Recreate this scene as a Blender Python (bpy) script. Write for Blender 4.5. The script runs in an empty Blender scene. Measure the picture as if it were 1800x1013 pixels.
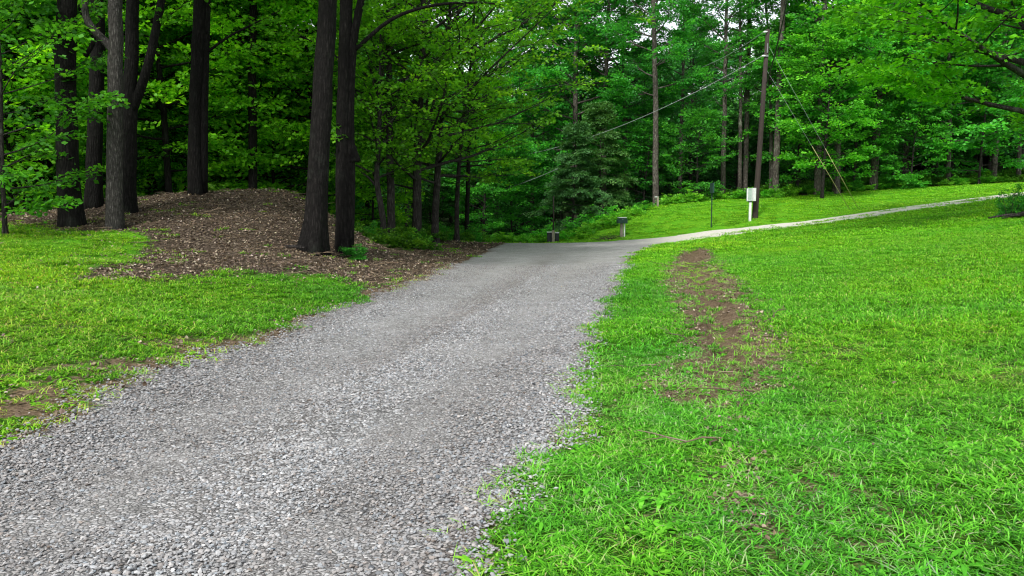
import bpy, math, random
import numpy as np
from mathutils import Vector, Euler

sc = bpy.context.scene
COL = sc.collection
R = math.radians
PI = math.pi

# ------------------------------------------------------------------ camera geometry
F, CX, CY, HZ, CAMZ = 1386.0, 900.0, 506.5, 375.0, 1.6
PITCH = math.atan((CY - HZ) / F)

def at(px, py, Y):
    """world point at forward distance Y seen at photo pixel px,py"""
    u, v = (px - CX) / F, -(py - CY) / F
    d = np.array([u, math.cos(PITCH) + v * math.sin(PITCH), -math.sin(PITCH) + v * math.cos(PITCH)])
    return np.array([0, 0, CAMZ]) + d * (Y / d[1])

# ------------------------------------------------------------------ noise
_rs = np.random.RandomState(11)
_LAT = _rs.rand(256, 256)
def vnoise(x, y, s=1.0, o=0.0):
    x = np.asarray(x, float) / s + 57.3 + o * 17.7; y = np.asarray(y, float) / s + 91.1 + o * 31.3
    xi = np.floor(x).astype(int); yi = np.floor(y).astype(int)
    fx = x - xi; fy = y - yi
    fx = fx * fx * (3 - 2 * fx); fy = fy * fy * (3 - 2 * fy)
    a = _LAT[xi % 256, yi % 256]; b = _LAT[(xi + 1) % 256, yi % 256]
    c = _LAT[xi % 256, (yi + 1) % 256]; d = _LAT[(xi + 1) % 256, (yi + 1) % 256]
    return (a + (b - a) * fx) * (1 - fy) + (c + (d - c) * fx) * fy
def fbm(x, y, s=1.0, o=0.0, n=4):
    t = 0; a = .5; k = 0
    for i in range(n):
        t = t + a * vnoise(x, y, s / 2 ** i, o + i * 3.1); k += a; a *= .55
    return t / k
def sstep(a, b, x):
    t = np.clip((x - a) / (b - a), 0, 1)
    return t * t * (3 - 2 * t)

# ------------------------------------------------------------------ terrain height
PIX = [  # px, py, Y
    (0, 600, 7.5), (0, 480, 13), (0, 400, 20), (150, 400, 19), (290, 408, 18), (60, 700, 6.2), (200, 560, 9),
    (450, 490, 14.5), (250, 470, 14.5), (360, 440, 17.5), (450, 450, 16.6), (450, 400, 19.5), (330, 337, 24), (430, 341, 24.5),
    (530, 343, 25), (250, 372, 21.5), (200, 388, 19.5), (125, 395, 19), (550, 450, 20), (605, 440, 21.5), (540, 400, 22),
    (620, 425, 26), (690, 432, 33), (735, 430, 34), (765, 430, 35), (803, 425, 38), (870, 431, 39), (40, 381, 26),
    # right lawn
    (1800, 1013, 2.9), (1800, 700, 5.6), (1800, 500, 12), (1800, 400, 23), (1775, 380, 27), (1400, 500, 15), (1400, 430, 26),
    (1400, 700, 6.7), (1600, 430, 21), (1600, 600, 8.4),
    # lane edges
    (1200, 413, 43), (1300, 402, 43), (1400, 391, 42.5), (1500, 377, 42), (1600, 363, 41.6), (1700, 350, 41.3), (1800, 338, 41),
    (1230, 422, 40), (1300, 411, 39.6), (1400, 399, 39.2), (1500, 386, 38.8), (1600, 371, 38.4), (1700, 357, 38.2), (1800, 345, 38),
    # bank behind the lane
    (1327, 383, 44.5), (1250, 400, 43.6), (1318, 388, 44), (1093, 418, 44.5), (1050, 405, 47), (1100, 385, 49), (1152, 366, 51),
    (1220, 357, 52), (1300, 351, 53), (1400, 346, 54), (1500, 338, 55), (1600, 331, 56), (1700, 326, 57), (1800, 322, 58),
    (1500, 366, 46),
]
CTRL = [tuple(at(*p)) for p in PIX]
CTRL += [(-2, -8, 0), (-2, -2, 0), (0, -4, 0), (-1.5, 3, 0), (-3.1, 5, 0), (0, 5, 0), (-3.5, 9.5, 0), (.8, 9.5, 0), (-3, 15, 0), (2, 16, 0),
         (-2.5, 18, .02), (2.4, 19, 0), (-2, 25, .02), (4, 26, .02), (0, 30, 0), (-1.5, 34, 0), (4.5, 34, .02), (-.5, 42.4, 0), (2.5, 42.6, 0),
         (6, 42.4, .1), (5.5, 37, .08), (2, 0, .04), (5, 0, .25), (10, 0, .6), (-6, 0, .15), (-12, 0, .5), (-25, 0, 1.2), (25, 0, 1.6),
         (0, 46, -.22), (3, 46, -.12), (0, 52, -1.0), (-6, 52, -1.0), (4, 54, -.5), (-3, 62, -1.6), (-15, 50, .0), (-10, 32, .9), (-14, 34, .9),
         (-25, 32, 1.2), (-25, 22, 1.3), (-40, 30, 1.4), (-60, 10, 2), (-60, 60, 2), (-30, 70, 1), (0, 90, 0), (20, 70, 3), (40, 70, 4.5),
         (60, 90, 5), (70, 40, 5), (60, 0, 3), (35, 40, 3.7), (30, 20, 2.4), (-60, 100, 2), (0, -40, 0), (-50, -40, 1), (50, -40, 2)]
CTRL = np.array(CTRL)
def _k(d2): return np.where(d2 > 1e-9, .5 * d2 * np.log(np.maximum(d2, 1e-9)), 0)
_P = CTRL[:, :2]; _n = len(_P)
_A = np.zeros((_n + 3, _n + 3))
_A[:_n, :_n] = _k(((_P[:, None] - _P[None]) ** 2).sum(-1)) + np.eye(_n) * .6
_A[:_n, _n] = 1; _A[:_n, _n + 1:] = _P; _A[_n, :_n] = 1; _A[_n + 1:, :_n] = _P.T
_W = np.linalg.solve(_A, np.r_[CTRL[:, 2], 0, 0, 0])
def H0(x, y):
    x = np.asarray(x, float); y = np.asarray(y, float); sh = x.shape
    x = x.ravel(); y = y.ravel(); out = np.zeros(len(x))
    for i in range(0, len(x), 20000):
        xx = x[i:i + 20000]; yy = y[i:i + 20000]
        d2 = (xx[:, None] - _P[None, :, 0]) ** 2 + (yy[:, None] - _P[None, :, 1]) ** 2
        out[i:i + 20000] = _k(d2) @ _W[:_n] + _W[_n] + _W[_n + 1] * xx + _W[_n + 2] * yy
    return out.reshape(sh)

def plane_hit(px, py, z=0.0):
    a = at(px, py, 1.0); s = (z - CAMZ) / (a[2] - CAMZ)
    return (a[0] * s, s)
def ground_hit(px, py, y0=2.0, y1=70.0):
    Y = np.arange(y0, y1, .1)
    a = at(px, py, 1.0)
    z = CAMZ + (a[2] - CAMZ) * Y
    h = H0(a[0] * Y, Y)
    k = np.where(z <= h)[0]
    i = k[0] if len(k) else len(Y) - 1
    return (a[0] * Y[i], Y[i])

def poly_sd(x, y, poly):
    """signed distance, + inside"""
    x = np.asarray(x, float); y = np.asarray(y, float)
    P = np.asarray(poly, float); Q = np.roll(P, -1, 0)
    best = np.full(x.shape, 1e9); ins = np.zeros(x.shape, bool)
    for (ax, ay), (bx, by) in zip(P, Q):
        dx, dy = bx - ax, by - ay
        t = np.clip(((x - ax) * dx + (y - ay) * dy) / (dx * dx + dy * dy + 1e-12), 0, 1)
        best = np.minimum(best, (x - ax - t * dx) ** 2 + (y - ay - t * dy) ** 2)
        c = ((ay > y) != (by > y)) & (x < (bx - ax) * (y - ay) / (by - ay + 1e-15) + ax)
        ins ^= c
    d = np.sqrt(best)
    return np.where(ins, d, -d)
def line_d(x, y, pts):
    best = np.full(np.shape(x), 1e9)
    for (ax, ay, aw), (bx, by, bw) in zip(pts[:-1], pts[1:]):
        dx, dy = bx - ax, by - ay
        t = np.clip(((x - ax) * dx + (y - ay) * dy) / (dx * dx + dy * dy + 1e-12), 0, 1)
        d = np.sqrt((x - ax - t * dx) ** 2 + (y - ay - t * dy) ** 2) / (aw + (bw - aw) * t)
        best = np.minimum(best, d)
    return best

left_px = [(0, 800), (100, 748), (200, 706), (300, 665), (400, 618), (480, 586), (560, 552), (640, 527), (700, 507), (760, 483), (820, 458), (865, 438), (888, 429.5)]
right_px = [(850, 1013), (880, 930), (915, 840), (955, 765), (985, 700), (1008, 640), (1040, 590), (1062, 540), (1082, 490), (1098, 465), (1122, 446), (1165, 434)]
LE = [(-2.6, -14), (-3.0, 2)] + [plane_hit(*p) for p in left_px]
RE = [(-.9, -14), (-.35, 1)] + [plane_hit(*p) for p in right_px]
FAR = [plane_hit(890, 427.3), plane_hit(1000, 427.0), plane_hit(1090, 426.5)]
up = [(1200, 414, 43), (1300, 402, 43), (1400, 391, 42.5), (1500, 377, 42), (1600, 363, 41.6), (1700, 350, 41.3), (1800, 338, 41)]
lo = [(1230, 423, 40), (1300, 411, 39.6), (1400, 399, 39.2), (1500, 386, 38.8), (1600, 371, 38.4), (1700, 357, 38.2), (1800, 345, 38)]
UP = [tuple(at(*p)[:2]) for p in up] + [(45, 40.5)]
LO = [tuple(at(*p)[:2]) for p in lo] + [(45, 37.5)]
ROADP = LE + FAR + UP + LO[::-1] + RE[::-1]
def road_sd(x, y):
    w = .22 * (1 - sstep(25, 40, y)) + .09
    return poly_sd(x + (fbm(x, y, .9, 2) - .5) * w * 2.2, y + (fbm(x, y, .9, 5) - .5) * w, ROADP)
RUT = []
for p, w in [((1222, 452), .35), ((1218, 475), .45), ((1232, 505), .45), ((1250, 540), .42), ((1268, 580), .36), ((1282, 620), .34), ((1275, 660), .40), ((1258, 700), .22)]:
    q = plane_hit(*p); RUT.append((q[0], q[1], w))
RUT2 = []
for p, w in [((1258, 700), .12), ((1280, 765), .06), ((1292, 830), .07), ((1300, 900), .06), ((1325, 980), .07)]:
    q = plane_hit(*p); RUT2.append((q[0], q[1], w))
RPATCH = [plane_hit(*p) + (w,) for p, w in [((1175, 660), .25), ((1230, 690), .30), ((1290, 680), .26), ((1310, 655), .24)]]
lit_px = [(0, 392), (90, 397), (180, 404), (285, 408), (300, 425), (240, 462), (165, 496), (250, 494), (360, 487), (500, 489), (600, 491), (655, 503), (690, 509), (735, 493), (780, 474), (830, 452), (872, 436)]
LIT = [(-130, 12), (-40, 20)] + [ground_hit(*p) for p in lit_px] + [(-.6, 41.5), (-1.2, 46), (0, 56), (1.5, 63), (5.5, 60), (7.5, 56), (9.5, 53.0)]
LIT += [tuple(at(*p)[:2]) for p in [(1220, 357, 52.6), (1300, 351, 53.6), (1400, 346, 54.6), (1500, 338, 55.6), (1600, 331, 56.6), (1700, 326, 57.6), (1800, 322, 58.6)]]
LIT += [(130, 60), (130, 220), (-130, 220)]
def litter_sd(x, y):
    w = 1.0
    return poly_sd(x + (fbm(x, y, 1.6, 8) - .5) * w * 1.6, y + (fbm(x, y, 1.6, 9) - .5) * w * 1.6, LIT)
def dirt_m(x, y):
    d = line_d(x + (fbm(x, y, .5, 12) - .5) * .5, y + (fbm(x, y, .5, 13) - .5) * .8, RUT)
    d2 = line_d(x + (fbm(x, y, .3, 12) - .5) * .25, y, RUT2)
    d3 = line_d(x + (fbm(x, y, .4, 17) - .5) * .6, y + (fbm(x, y, .4, 18) - .5) * .8, RPATCH)
    base = np.maximum(np.maximum(1 - sstep(.3, 2.6, d), .46 * (1 - sstep(.4, 3.2, d2))), .85 * (1 - sstep(.3, 2.6, d3)))
    return np.clip(np.maximum(base * (.15 + 1.6 * fbm(x, y, .28, 15)), (1 - sstep(.4, 1.1, d)) * .95), 0, 1)
def thatch(x, y):
    return np.exp(-((x - 1.35) / .9) ** 2 - ((y - 3.9) / 1.1) ** 2) * .8 + np.exp(-((x - .9) / .5) ** 2 - ((y - 7.5) / 2.2) ** 2) * .5 + .6 * sstep(.60, .75, fbm(x, y, 1.7, 97))
def rut_depth(x, y):
    d = line_d(x + (fbm(x, y, .5, 12) - .5) * .3, y, [(a, b, c * .75) for a, b, c in RUT])
    return .19 * (1 - sstep(.1, 1.1, d))
def HT(x, y):
    """terrain surface incl. small relief, no road cut"""
    x = np.asarray(x, float); y = np.asarray(y, float)
    h = H0(x, y) - rut_depth(x, y)
    amp = (.12 + .2 * ((x < -3) & (y > 14) & (y < 40))) * sstep(.0, 2.0, -poly_sd(x, y, ROADP))
    h = h + (fbm(x, y, 1.8, 20) - .5) * amp
    h = h + 12 * sstep(85, 140, np.hypot(x, y))
    return h
def H1(x, y): return float(HT(np.array([x]), np.array([y]))[0])

# ------------------------------------------------------------------ mesh helpers
def npmesh(name, V, Q=None, T=None, attrs=None, smooth=True, mi=None):
    V = np.asarray(V, np.float32).reshape(-1, 3)
    Q = np.zeros((0, 4), np.int32) if Q is None else np.asarray(Q, np.int32).reshape(-1, 4)
    T = np.zeros((0, 3), np.int32) if T is None else np.asarray(T, np.int32).reshape(-1, 3)
    me = bpy.data.meshes.new(name)
    me.vertices.add(len(V)); me.vertices.foreach_set('co', V.ravel())
    nl = Q.size + T.size; nf = len(Q) + len(T)
    if nf:
        me.loops.add(nl); me.loops.foreach_set('vertex_index', np.r_[Q.ravel(), T.ravel()])
        me.polygons.add(nf)
        me.polygons.foreach_set('loop_start', np.r_[np.arange(len(Q)) * 4, len(Q) * 4 + np.arange(len(T)) * 3].astype(np.int32))
        me.polygons.foreach_set('use_smooth', np.full(nf, smooth))
        if mi is not None: me.polygons.foreach_set('material_index', np.asarray(mi, np.int32))
    me.update(calc_edges=True)
    for k, (typ, arr) in (attrs or {}).items():
        a = me.attributes.new(k, typ, 'POINT')
        if typ == 'FLOAT_VECTOR': a.data.foreach_set('vector', np.asarray(arr, np.float32).ravel())
        elif typ == 'FLOAT_COLOR': a.data.foreach_set('color', np.asarray(arr, np.float32).ravel())
        elif typ == 'INT': a.data.foreach_set('value', np.asarray(arr, np.int32).ravel())
        else: a.data.foreach_set('value', np.asarray(arr, np.float32).ravel())
    return me
def link(name, me, mats=(), parent=None):
    o = bpy.data.objects.new(name, me); COL.objects.link(o)
    for m in (mats if isinstance(mats, (list, tuple)) else [mats]):
        if me is not None and m is not None: me.materials.append(m)
    if parent: o.parent = parent
    return o
def tag(o, label=None, cat=None, group=None, kind=None):
    if label: o['label'] = label
    if cat: o['category'] = cat
    if group: o['group'] = group
    if kind: o['kind'] = kind
    return o
def thing(name, label, cat, loc, group=None, rz=0):
    o = bpy.data.objects.new(name, None); COL.objects.link(o)
    o.location = loc; o.rotation_euler = (0, 0, rz); o.empty_display_size = .3
    return tag(o, label, cat, group)
def copy_tree(o, parent=None):
    c = o.copy(); COL.objects.link(c); c.parent = parent
    for ch in list(o.children): copy_tree(ch, c)
    return c

class MB:
    """small mesh collector: boxes and tubes"""
    def __init__(s): s.V = []; s.Q = []; s.T = []; s.n = 0
    def add(s, V, Q=(), T=()):
        V = np.asarray(V, float).reshape(-1, 3)
        s.V.append(V)
        if len(Q): s.Q.append(np.asarray(Q, int) + s.n)
        if len(T): s.T.append(np.asarray(T, int) + s.n)
        s.n += len(V)
    def box(s, c, d, rz=0, bev=.0, ry=0):
        bm_c = np.array([[x, y, z] for x in (-.5, .5) for y in (-.5, .5) for z in (-.5, .5)]) * np.array(d)
        e = Euler((0, ry, rz)).to_matrix()
        bm_c = bm_c @ np.array(e).T + np.array(c)
        s.add(bm_c, [[0, 1, 3, 2], [4, 6, 7, 5], [0, 4, 5, 1], [2, 3, 7, 6], [0, 2, 6, 4], [1, 5, 7, 3]])
    def tube(s, pts, rad, seg=10, flare=0, lobes=0, cap=True, ph=0):
        P = np.asarray(pts, float); n = len(P); rad = np.broadcast_to(np.asarray(rad, float), (n,))
        T = np.gradient(P, axis=0); T /= np.linalg.norm(T, axis=1)[:, None] + 1e-9
        ref = np.array([1., 0, 0]) if abs(T[:, 0]).mean() < .8 else np.array([0, 1., 0])
        th = np.arange(seg) / seg * 2 * PI + ph
        U = np.cross(T, ref); U /= np.linalg.norm(U, axis=1)[:, None] + 1e-9
        W = np.cross(T, U)
        r = rad[:, None] * np.ones(seg)[None]
        if lobes:
            hh = (P[:, 2] - P[0, 2])[:, None]
            f = np.exp(-np.maximum(hh - .35, 0) / (rad[0] * 1.5))
            r = r * (1 + flare * f * (.55 + .45 * np.cos(th * lobes + ph)[None]) + .05 * np.cos(th * 3 + hh * 1.3 + ph) + .03 * np.cos(th * 7 - hh * 2.1))
        V = P[:, None] + (U[:, None] * np.cos(th)[None, :, None] + W[:, None] * np.sin(th)[None, :, None]) * r[..., None]
        i = np.arange(n - 1)[:, None]; j = np.arange(seg)[None]; j2 = (j + 1) % seg
        Q = np.stack([i * seg + j, i * seg + j2, (i + 1) * seg + j2, (i + 1) * seg + j], -1).reshape(-1, 4)
        V = V.reshape(-1, 3)
        T3 = []
        if cap:
            V = np.vstack([V, P[0], P[-1]]); a = n * seg; b = a + 1
            for k in range(seg):
                T3.append([a, (k + 1) % seg, k]); T3.append([b, (n - 1) * seg + k, (n - 1) * seg + (k + 1) % seg])
        s.add(V, Q, T3)
    def mesh(s, name, smooth=False):
        return npmesh(name, np.vstack(s.V), np.vstack(s.Q) if s.Q else None, np.vstack(s.T) if s.T else None, smooth=smooth)
    def build(s, name, mat, parent=None, smooth=False, bevel=0):
        o = link(name, s.mesh(name, smooth), mat, parent)
        if bevel:
            b = o.modifiers.new('b', 'BEVEL'); b.width = bevel; b.segments = 2; b.limit_method = 'ANGLE'
        return o

# ------------------------------------------------------------------ materials
def newmat(name):
    m = bpy.data.materials.new(name); m.use_nodes = True
    nt = m.node_tree; nt.nodes.clear()
    out = nt.nodes.new('ShaderNodeOutputMaterial')
    return m, nt, out
class NB:
    def __init__(s, nt): s.nt = nt
    def n(s, typ, **kw):
        nd = s.nt.nodes.new(typ)
        for k, v in kw.items():
            if k == 'ins':
                for a, b in v.items():
                    if isinstance(b, bpy.types.NodeSocket): s.nt.links.new(b, nd.inputs[a])
                    else: nd.inputs[a].default_value = b
            else: setattr(nd, k, v)
        return nd
    def math(s, op, a, b=0.0, c=None, clamp=False):
        nd = s.n('ShaderNodeMath', operation=op, use_clamp=clamp)
        for i, v in enumerate([a, b] + ([c] if c is not None else [])):
            if isinstance(v, bpy.types.NodeSocket): s.nt.links.new(v, nd.inputs[i])
            else: nd.inputs[i].default_value = v
        return nd.outputs[0]
    def ramp(s, fac, stops, interp='LINEAR'):
        nd = s.n('ShaderNodeValToRGB'); nd.color_ramp.interpolation = interp
        el = nd.color_ramp.elements
        while len(el) > 1: el.remove(el[-1])
        el[0].position = stops[0][0]; el[0].color = tuple(stops[0][1]) + (1,)
        for p, c in stops[1:]:
            e = el.new(p); e.color = tuple(c) + (1,)
        s.nt.links.new(fac, nd.inputs[0]); return nd.outputs[0]
    def mix(s, f, a, b, mode='MIX'):
        nd = s.n('ShaderNodeMix', data_type='RGBA', blend_type=mode)
        for sock, v in ((nd.inputs[0], f), (nd.inputs[6], a), (nd.inputs[7], b)):
            if isinstance(v, bpy.types.NodeSocket): s.nt.links.new(v, sock)
            else: sock.default_value = v if not isinstance(v, tuple) or len(v) == 4 else v + (1,)
        return nd.outputs[2]
    def noise(s, vec, scale, detail=4, rough=.55):
        nd = s.n('ShaderNodeTexNoise'); nd.inputs['Scale'].default_value = scale
        nd.inputs['Detail'].default_value = detail; nd.inputs['Roughness'].default_value = rough
        if vec is not None: s.nt.links.new(vec, nd.inputs['Vector'])
        return nd.outputs[0]
    def L(s, a, b): s.nt.links.new(a, b)
def g3(v): return (v, v, v)

def leaf_mat(name, stops, trans=.45, inst=False, attr='bt', rough=.5):
    m, nt, out = newmat(name); b = NB(nt)
    a = b.n('ShaderNodeAttribute', attribute_name=attr).outputs['Fac']
    oi = b.n('ShaderNodeObjectInfo')
    col = b.ramp(a, stops)
    if not inst:
        col = b.mix(1.0, col, oi.outputs['Color'], 'MULTIPLY')
    else:
        ti = b.n('ShaderNodeAttribute', attribute_name='tint', attribute_type='INSTANCER')
        col = b.mix(1.0, col, ti.outputs['Color'], 'MULTIPLY')
    pr = b.n('ShaderNodeBsdfPrincipled'); b.L(col, pr.inputs['Base Color']); pr.inputs['Roughness'].default_value = rough
    pr.inputs['Specular IOR Level'].default_value = .35
    tr = b.n('ShaderNodeBsdfTranslucent')
    tc = b.mix(1.0, col, (1.25, 1.15, .55, 1), 'MULTIPLY'); b.L(tc, tr.inputs[0])
    mx = b.n('ShaderNodeMixShader'); mx.inputs[0].default_value = trans
    b.L(pr.outputs[0], mx.inputs[1]); b.L(tr.outputs[0], mx.inputs[2]); b.L(mx.outputs[0], out.inputs[0])
    return m

M = {}
M['leaf'] = leaf_mat('leaf', [(0, (.018, .07, .010)), (.45, (.055, .20, .016)), (.8, (.11, .34, .022)), (1, (.21, .47, .03))], .5)
M['needle'] = leaf_mat('needle', [(0, (.02, .055, .02)), (.6, (.055, .135, .045)), (1, (.16, .27, .10))], .3)
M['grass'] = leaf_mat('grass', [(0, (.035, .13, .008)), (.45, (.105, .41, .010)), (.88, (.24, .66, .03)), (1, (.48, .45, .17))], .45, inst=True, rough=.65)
M['weed'] = leaf_mat('weed', [(0, (.02, .08, .01)), (.5, (.07, .26, .02)), (1, (.2, .48, .04))], .45, inst=True)
M['dryleaf'] = leaf_mat('dryleaf', [(0, (.050, .034, .022)), (.45, (.145, .103, .068)), (.8, (.27, .215, .155)), (1, (.44, .38, .30))], .1, inst=True)

def bark_mat(name, c0, c1, lich=0.25, sc_=1.0):
    m, nt, out = newmat(name); b = NB(nt)
    tc = b.n('ShaderNodeTexCoord')
    mp = b.n('ShaderNodeMapping', ins={'Scale': (9 * sc_, 9 * sc_, 1.6 * sc_)}); b.L(tc.outputs['Object'], mp.inputs[0])
    n1 = b.noise(mp.outputs[0], 2.6, 6, .7)
    vo = b.n('ShaderNodeTexVoronoi', feature='DISTANCE_TO_EDGE'); vo.inputs['Scale'].default_value = 1.7; b.L(mp.outputs[0], vo.inputs['Vector'])
    n2 = b.noise(tc.outputs['Object'], 1.2, 5, .7)
    fac = b.math('MULTIPLY', n1, b.math('MULTIPLY_ADD', vo.outputs[0], 1.6, .45), clamp=True)
    n4 = b.noise(tc.outputs['Object'], 9 * sc_, 4, .7)
    fac = b.math('MULTIPLY', fac, b.math('MULTIPLY_ADD', n4, 1.5, .25), clamp=True)
    col = b.ramp(fac, [(.10, c0), (.42, c1), (.62, tuple(q * 2.2 for q in c1))])
    col = b.mix(b.ramp(n2, [(.55, (0, 0, 0)), (.72, g3(lich))]), col, (.13, .15, .12, 1))
    oi = b.n('ShaderNodeObjectInfo'); col = b.mix(1.0, col, oi.outputs['Color'], 'MULTIPLY')
    pr = b.n('ShaderNodeBsdfPrincipled'); b.L(col, pr.inputs['Base Color']); pr.inputs['Roughness'].default_value = .9
    pr.inputs['Specular IOR Level'].default_value = .15
    bp = b.n('ShaderNodeBump'); bp.inputs['Strength'].default_value = 1; bp.inputs['Distance'].default_value = .06
    b.L(fac, bp.inputs['Height']); b.L(bp.outputs[0], pr.inputs['Normal']); b.L(pr.outputs[0], out.inputs[0])
    return m
M['bark'] = bark_mat('bark', (.006, .005, .0045), (.042, .037, .034), .6)
M['barkpale'] = bark_mat('barkpale', (.018, .016, .014), (.13, .12, .11), .7, 1.6)

def simple(name, col, rough=.6, metal=0, nscale=12, var=.35, bump=0.0):
    m, nt, out = newmat(name); b = NB(nt)
    tc = b.n('ShaderNodeTexCoord'); n = b.noise(tc.outputs['Object'], nscale, 5, .65)
    f = b.ramp(n, [(.3, g3(1 - var)), (.75, g3(1))])
    c = b.mix(1.0, tuple(col) + (1,), f, 'MULTIPLY')
    pr = b.n('ShaderNodeBsdfPrincipled'); b.L(c, pr.inputs['Base Color']); pr.inputs['Roughness'].default_value = rough; pr.inputs['Metallic'].default_value = metal
    if bump:
        bp = b.n('ShaderNodeBump'); bp.inputs['Strength'].default_value = bump; bp.inputs['Distance'].default_value = .01
        b.L(n, bp.inputs['Height']); b.L(bp.outputs[0], pr.inputs['Normal'])
    b.L(pr.outputs[0], out.inputs[0]); return m
def wood_mat(name, c0, c1):
    m, nt, out = newmat(name); b = NB(nt)
    tc = b.n('ShaderNodeTexCoord'); mp = b.n('ShaderNodeMapping', ins={'Scale': (14, 14, .7)}); b.L(tc.outputs['Object'], mp.inputs[0])
    n = b.noise(mp.outputs[0], 2.0, 6, .7)
    pr = b.n('ShaderNodeBsdfPrincipled'); b.L(b.ramp(n, [(.3, c0), (.7, c1)]), pr.inputs['Base Color']); pr.inputs['Roughness'].default_value = .85
    bp = b.n('ShaderNodeBump'); bp.inputs['Strength'].default_value = .5; bp.inputs['Distance'].default_value = .01
    b.L(n, bp.inputs['Height']); b.L(bp.outputs[0], pr.inputs['Normal']); b.L(pr.outputs[0], out.inputs[0]); return m
M['pole'] = wood_mat('pole', (.010, .007, .006), (.045, .029, .022))
M['post'] = wood_mat('post', (.10, .085, .06), (.30, .27, .21))
M['greybox'] = simple('greybox', (.36, .46, .40), .45, .0)
M['white'] = simple('white', (.80, .83, .80), .5)
M['grnmetal'] = simple('grnmetal', (.004, .045, .030), .8)
M['dkplastic'] = simple('dkplastic', (.006, .010, .016), .6)
M['lid'] = simple('lid', (.65, .68, .66), .4)
M['steelgrn'] = simple('steelgrn', (.004, .035, .024), .8)
M['cable'] = simple('cable', (.30, .33, .33), .5)
M['cabledk'] = simple('cabledk', (.02, .025, .02), .6)
M['guard'] = simple('guard', (.34, .33, .12), .5)
M['galv'] = simple('galv', (.3, .32, .32), .5, .6)
M['ceram'] = simple('ceram', (.75, .78, .78), .25)

# ground
def ground_mat():
    m, nt, out = newmat('ground'); b = NB(nt)
    at_ = b.n('ShaderNodeAttribute', attribute_name='gm'); sep = b.n('ShaderNodeSeparateColor'); b.L(at_.outputs['Color'], sep.inputs[0])
    tc = b.n('ShaderNodeTexCoord'); P = tc.outputs['Object']
    n1 = b.noise(P, 1.2, 5, .6); n2 = b.noise(P, 22, 5, .75); n3 = b.noise(P, 90, 3, .7)
    vo = b.n('ShaderNodeTexVoronoi'); vo.inputs['Scale'].default_value = 24; b.L(P, vo.inputs['Vector'])
    green = b.ramp(n2, [(.30, (.02, .06, .006)), (.5, (.08, .27, .009)), (.72, (.20, .52, .018))])
    gpos = b.n('ShaderNodeSeparateXYZ'); b.L(P, gpos.inputs[0]); nearf = b.n('ShaderNodeMapRange'); b.L(gpos.outputs[1], nearf.inputs[0]); nearf.inputs[1].default_value = 6; nearf.inputs[2].default_value = 22; nearf.inputs[3].default_value = .3; nearf.inputs[4].default_value = 1
    green = b.mix(1.0, green, nearf.outputs[0], 'MULTIPLY')  # near soil green darkened: shade in the gaps between blades, as colour
    gy = b.mix(1.0, green, b.ramp(n1, [(.35, (.85, 1.0, .9)), (.65, (1.25, 1.0, 1.0))]), 'MULTIPLY')
    litter = b.ramp(vo.outputs['Color'], [(.1, (.022, .016, .012)), (.5, (.065, .048, .035)), (.9, (.18, .14, .105))])
    litter = b.mix(1.0, litter, b.ramp(n3, [(.3, g3(.45)), (.65, g3(1))]), 'MULTIPLY')
    dirt = b.ramp(n2, [(.3, (.055, .037, .022)), (.5, (.13, .092, .058)), (.72, (.25, .195, .135))])
    fl = b.math('ADD', sep.outputs[0], b.math('MULTIPLY', b.math('SUBTRACT', n2, .5), .9)); fl = b.ramp(fl, [(.42, g3(0)), (.58, g3(1))])
    fd = b.math('ADD', sep.outputs[1], b.math('MULTIPLY', b.math('SUBTRACT', n2, .5), 1.5)); fd = b.ramp(fd, [(.25, g3(0)), (.6, g3(1))])
    c = b.mix(fl, gy, litter); c = b.mix(fd, c, dirt)
    c = b.mix(sep.outputs[2], c, (.012, .022, .008, 1))  # floor deep in the wood painted near black to stand for shade
    pr = b.n('ShaderNodeBsdfPrincipled'); b.L(c, pr.inputs['Base Color']); pr.inputs['Roughness'].default_value = .95
    pr.inputs['Specular IOR Level'].default_value = .1
    bp = b.n('ShaderNodeBump'); bp.inputs['Strength'].default_value = .8; bp.inputs['Distance'].default_value = .04
    b.L(b.math('ADD', n2, b.math('MULTIPLY', vo.outputs['Distance'], .5)), bp.inputs['Height']); b.L(bp.outputs[0], pr.inputs['Normal'])
    b.L(pr.outputs[0], out.inputs[0]); return m
M['ground'] = ground_mat()
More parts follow.
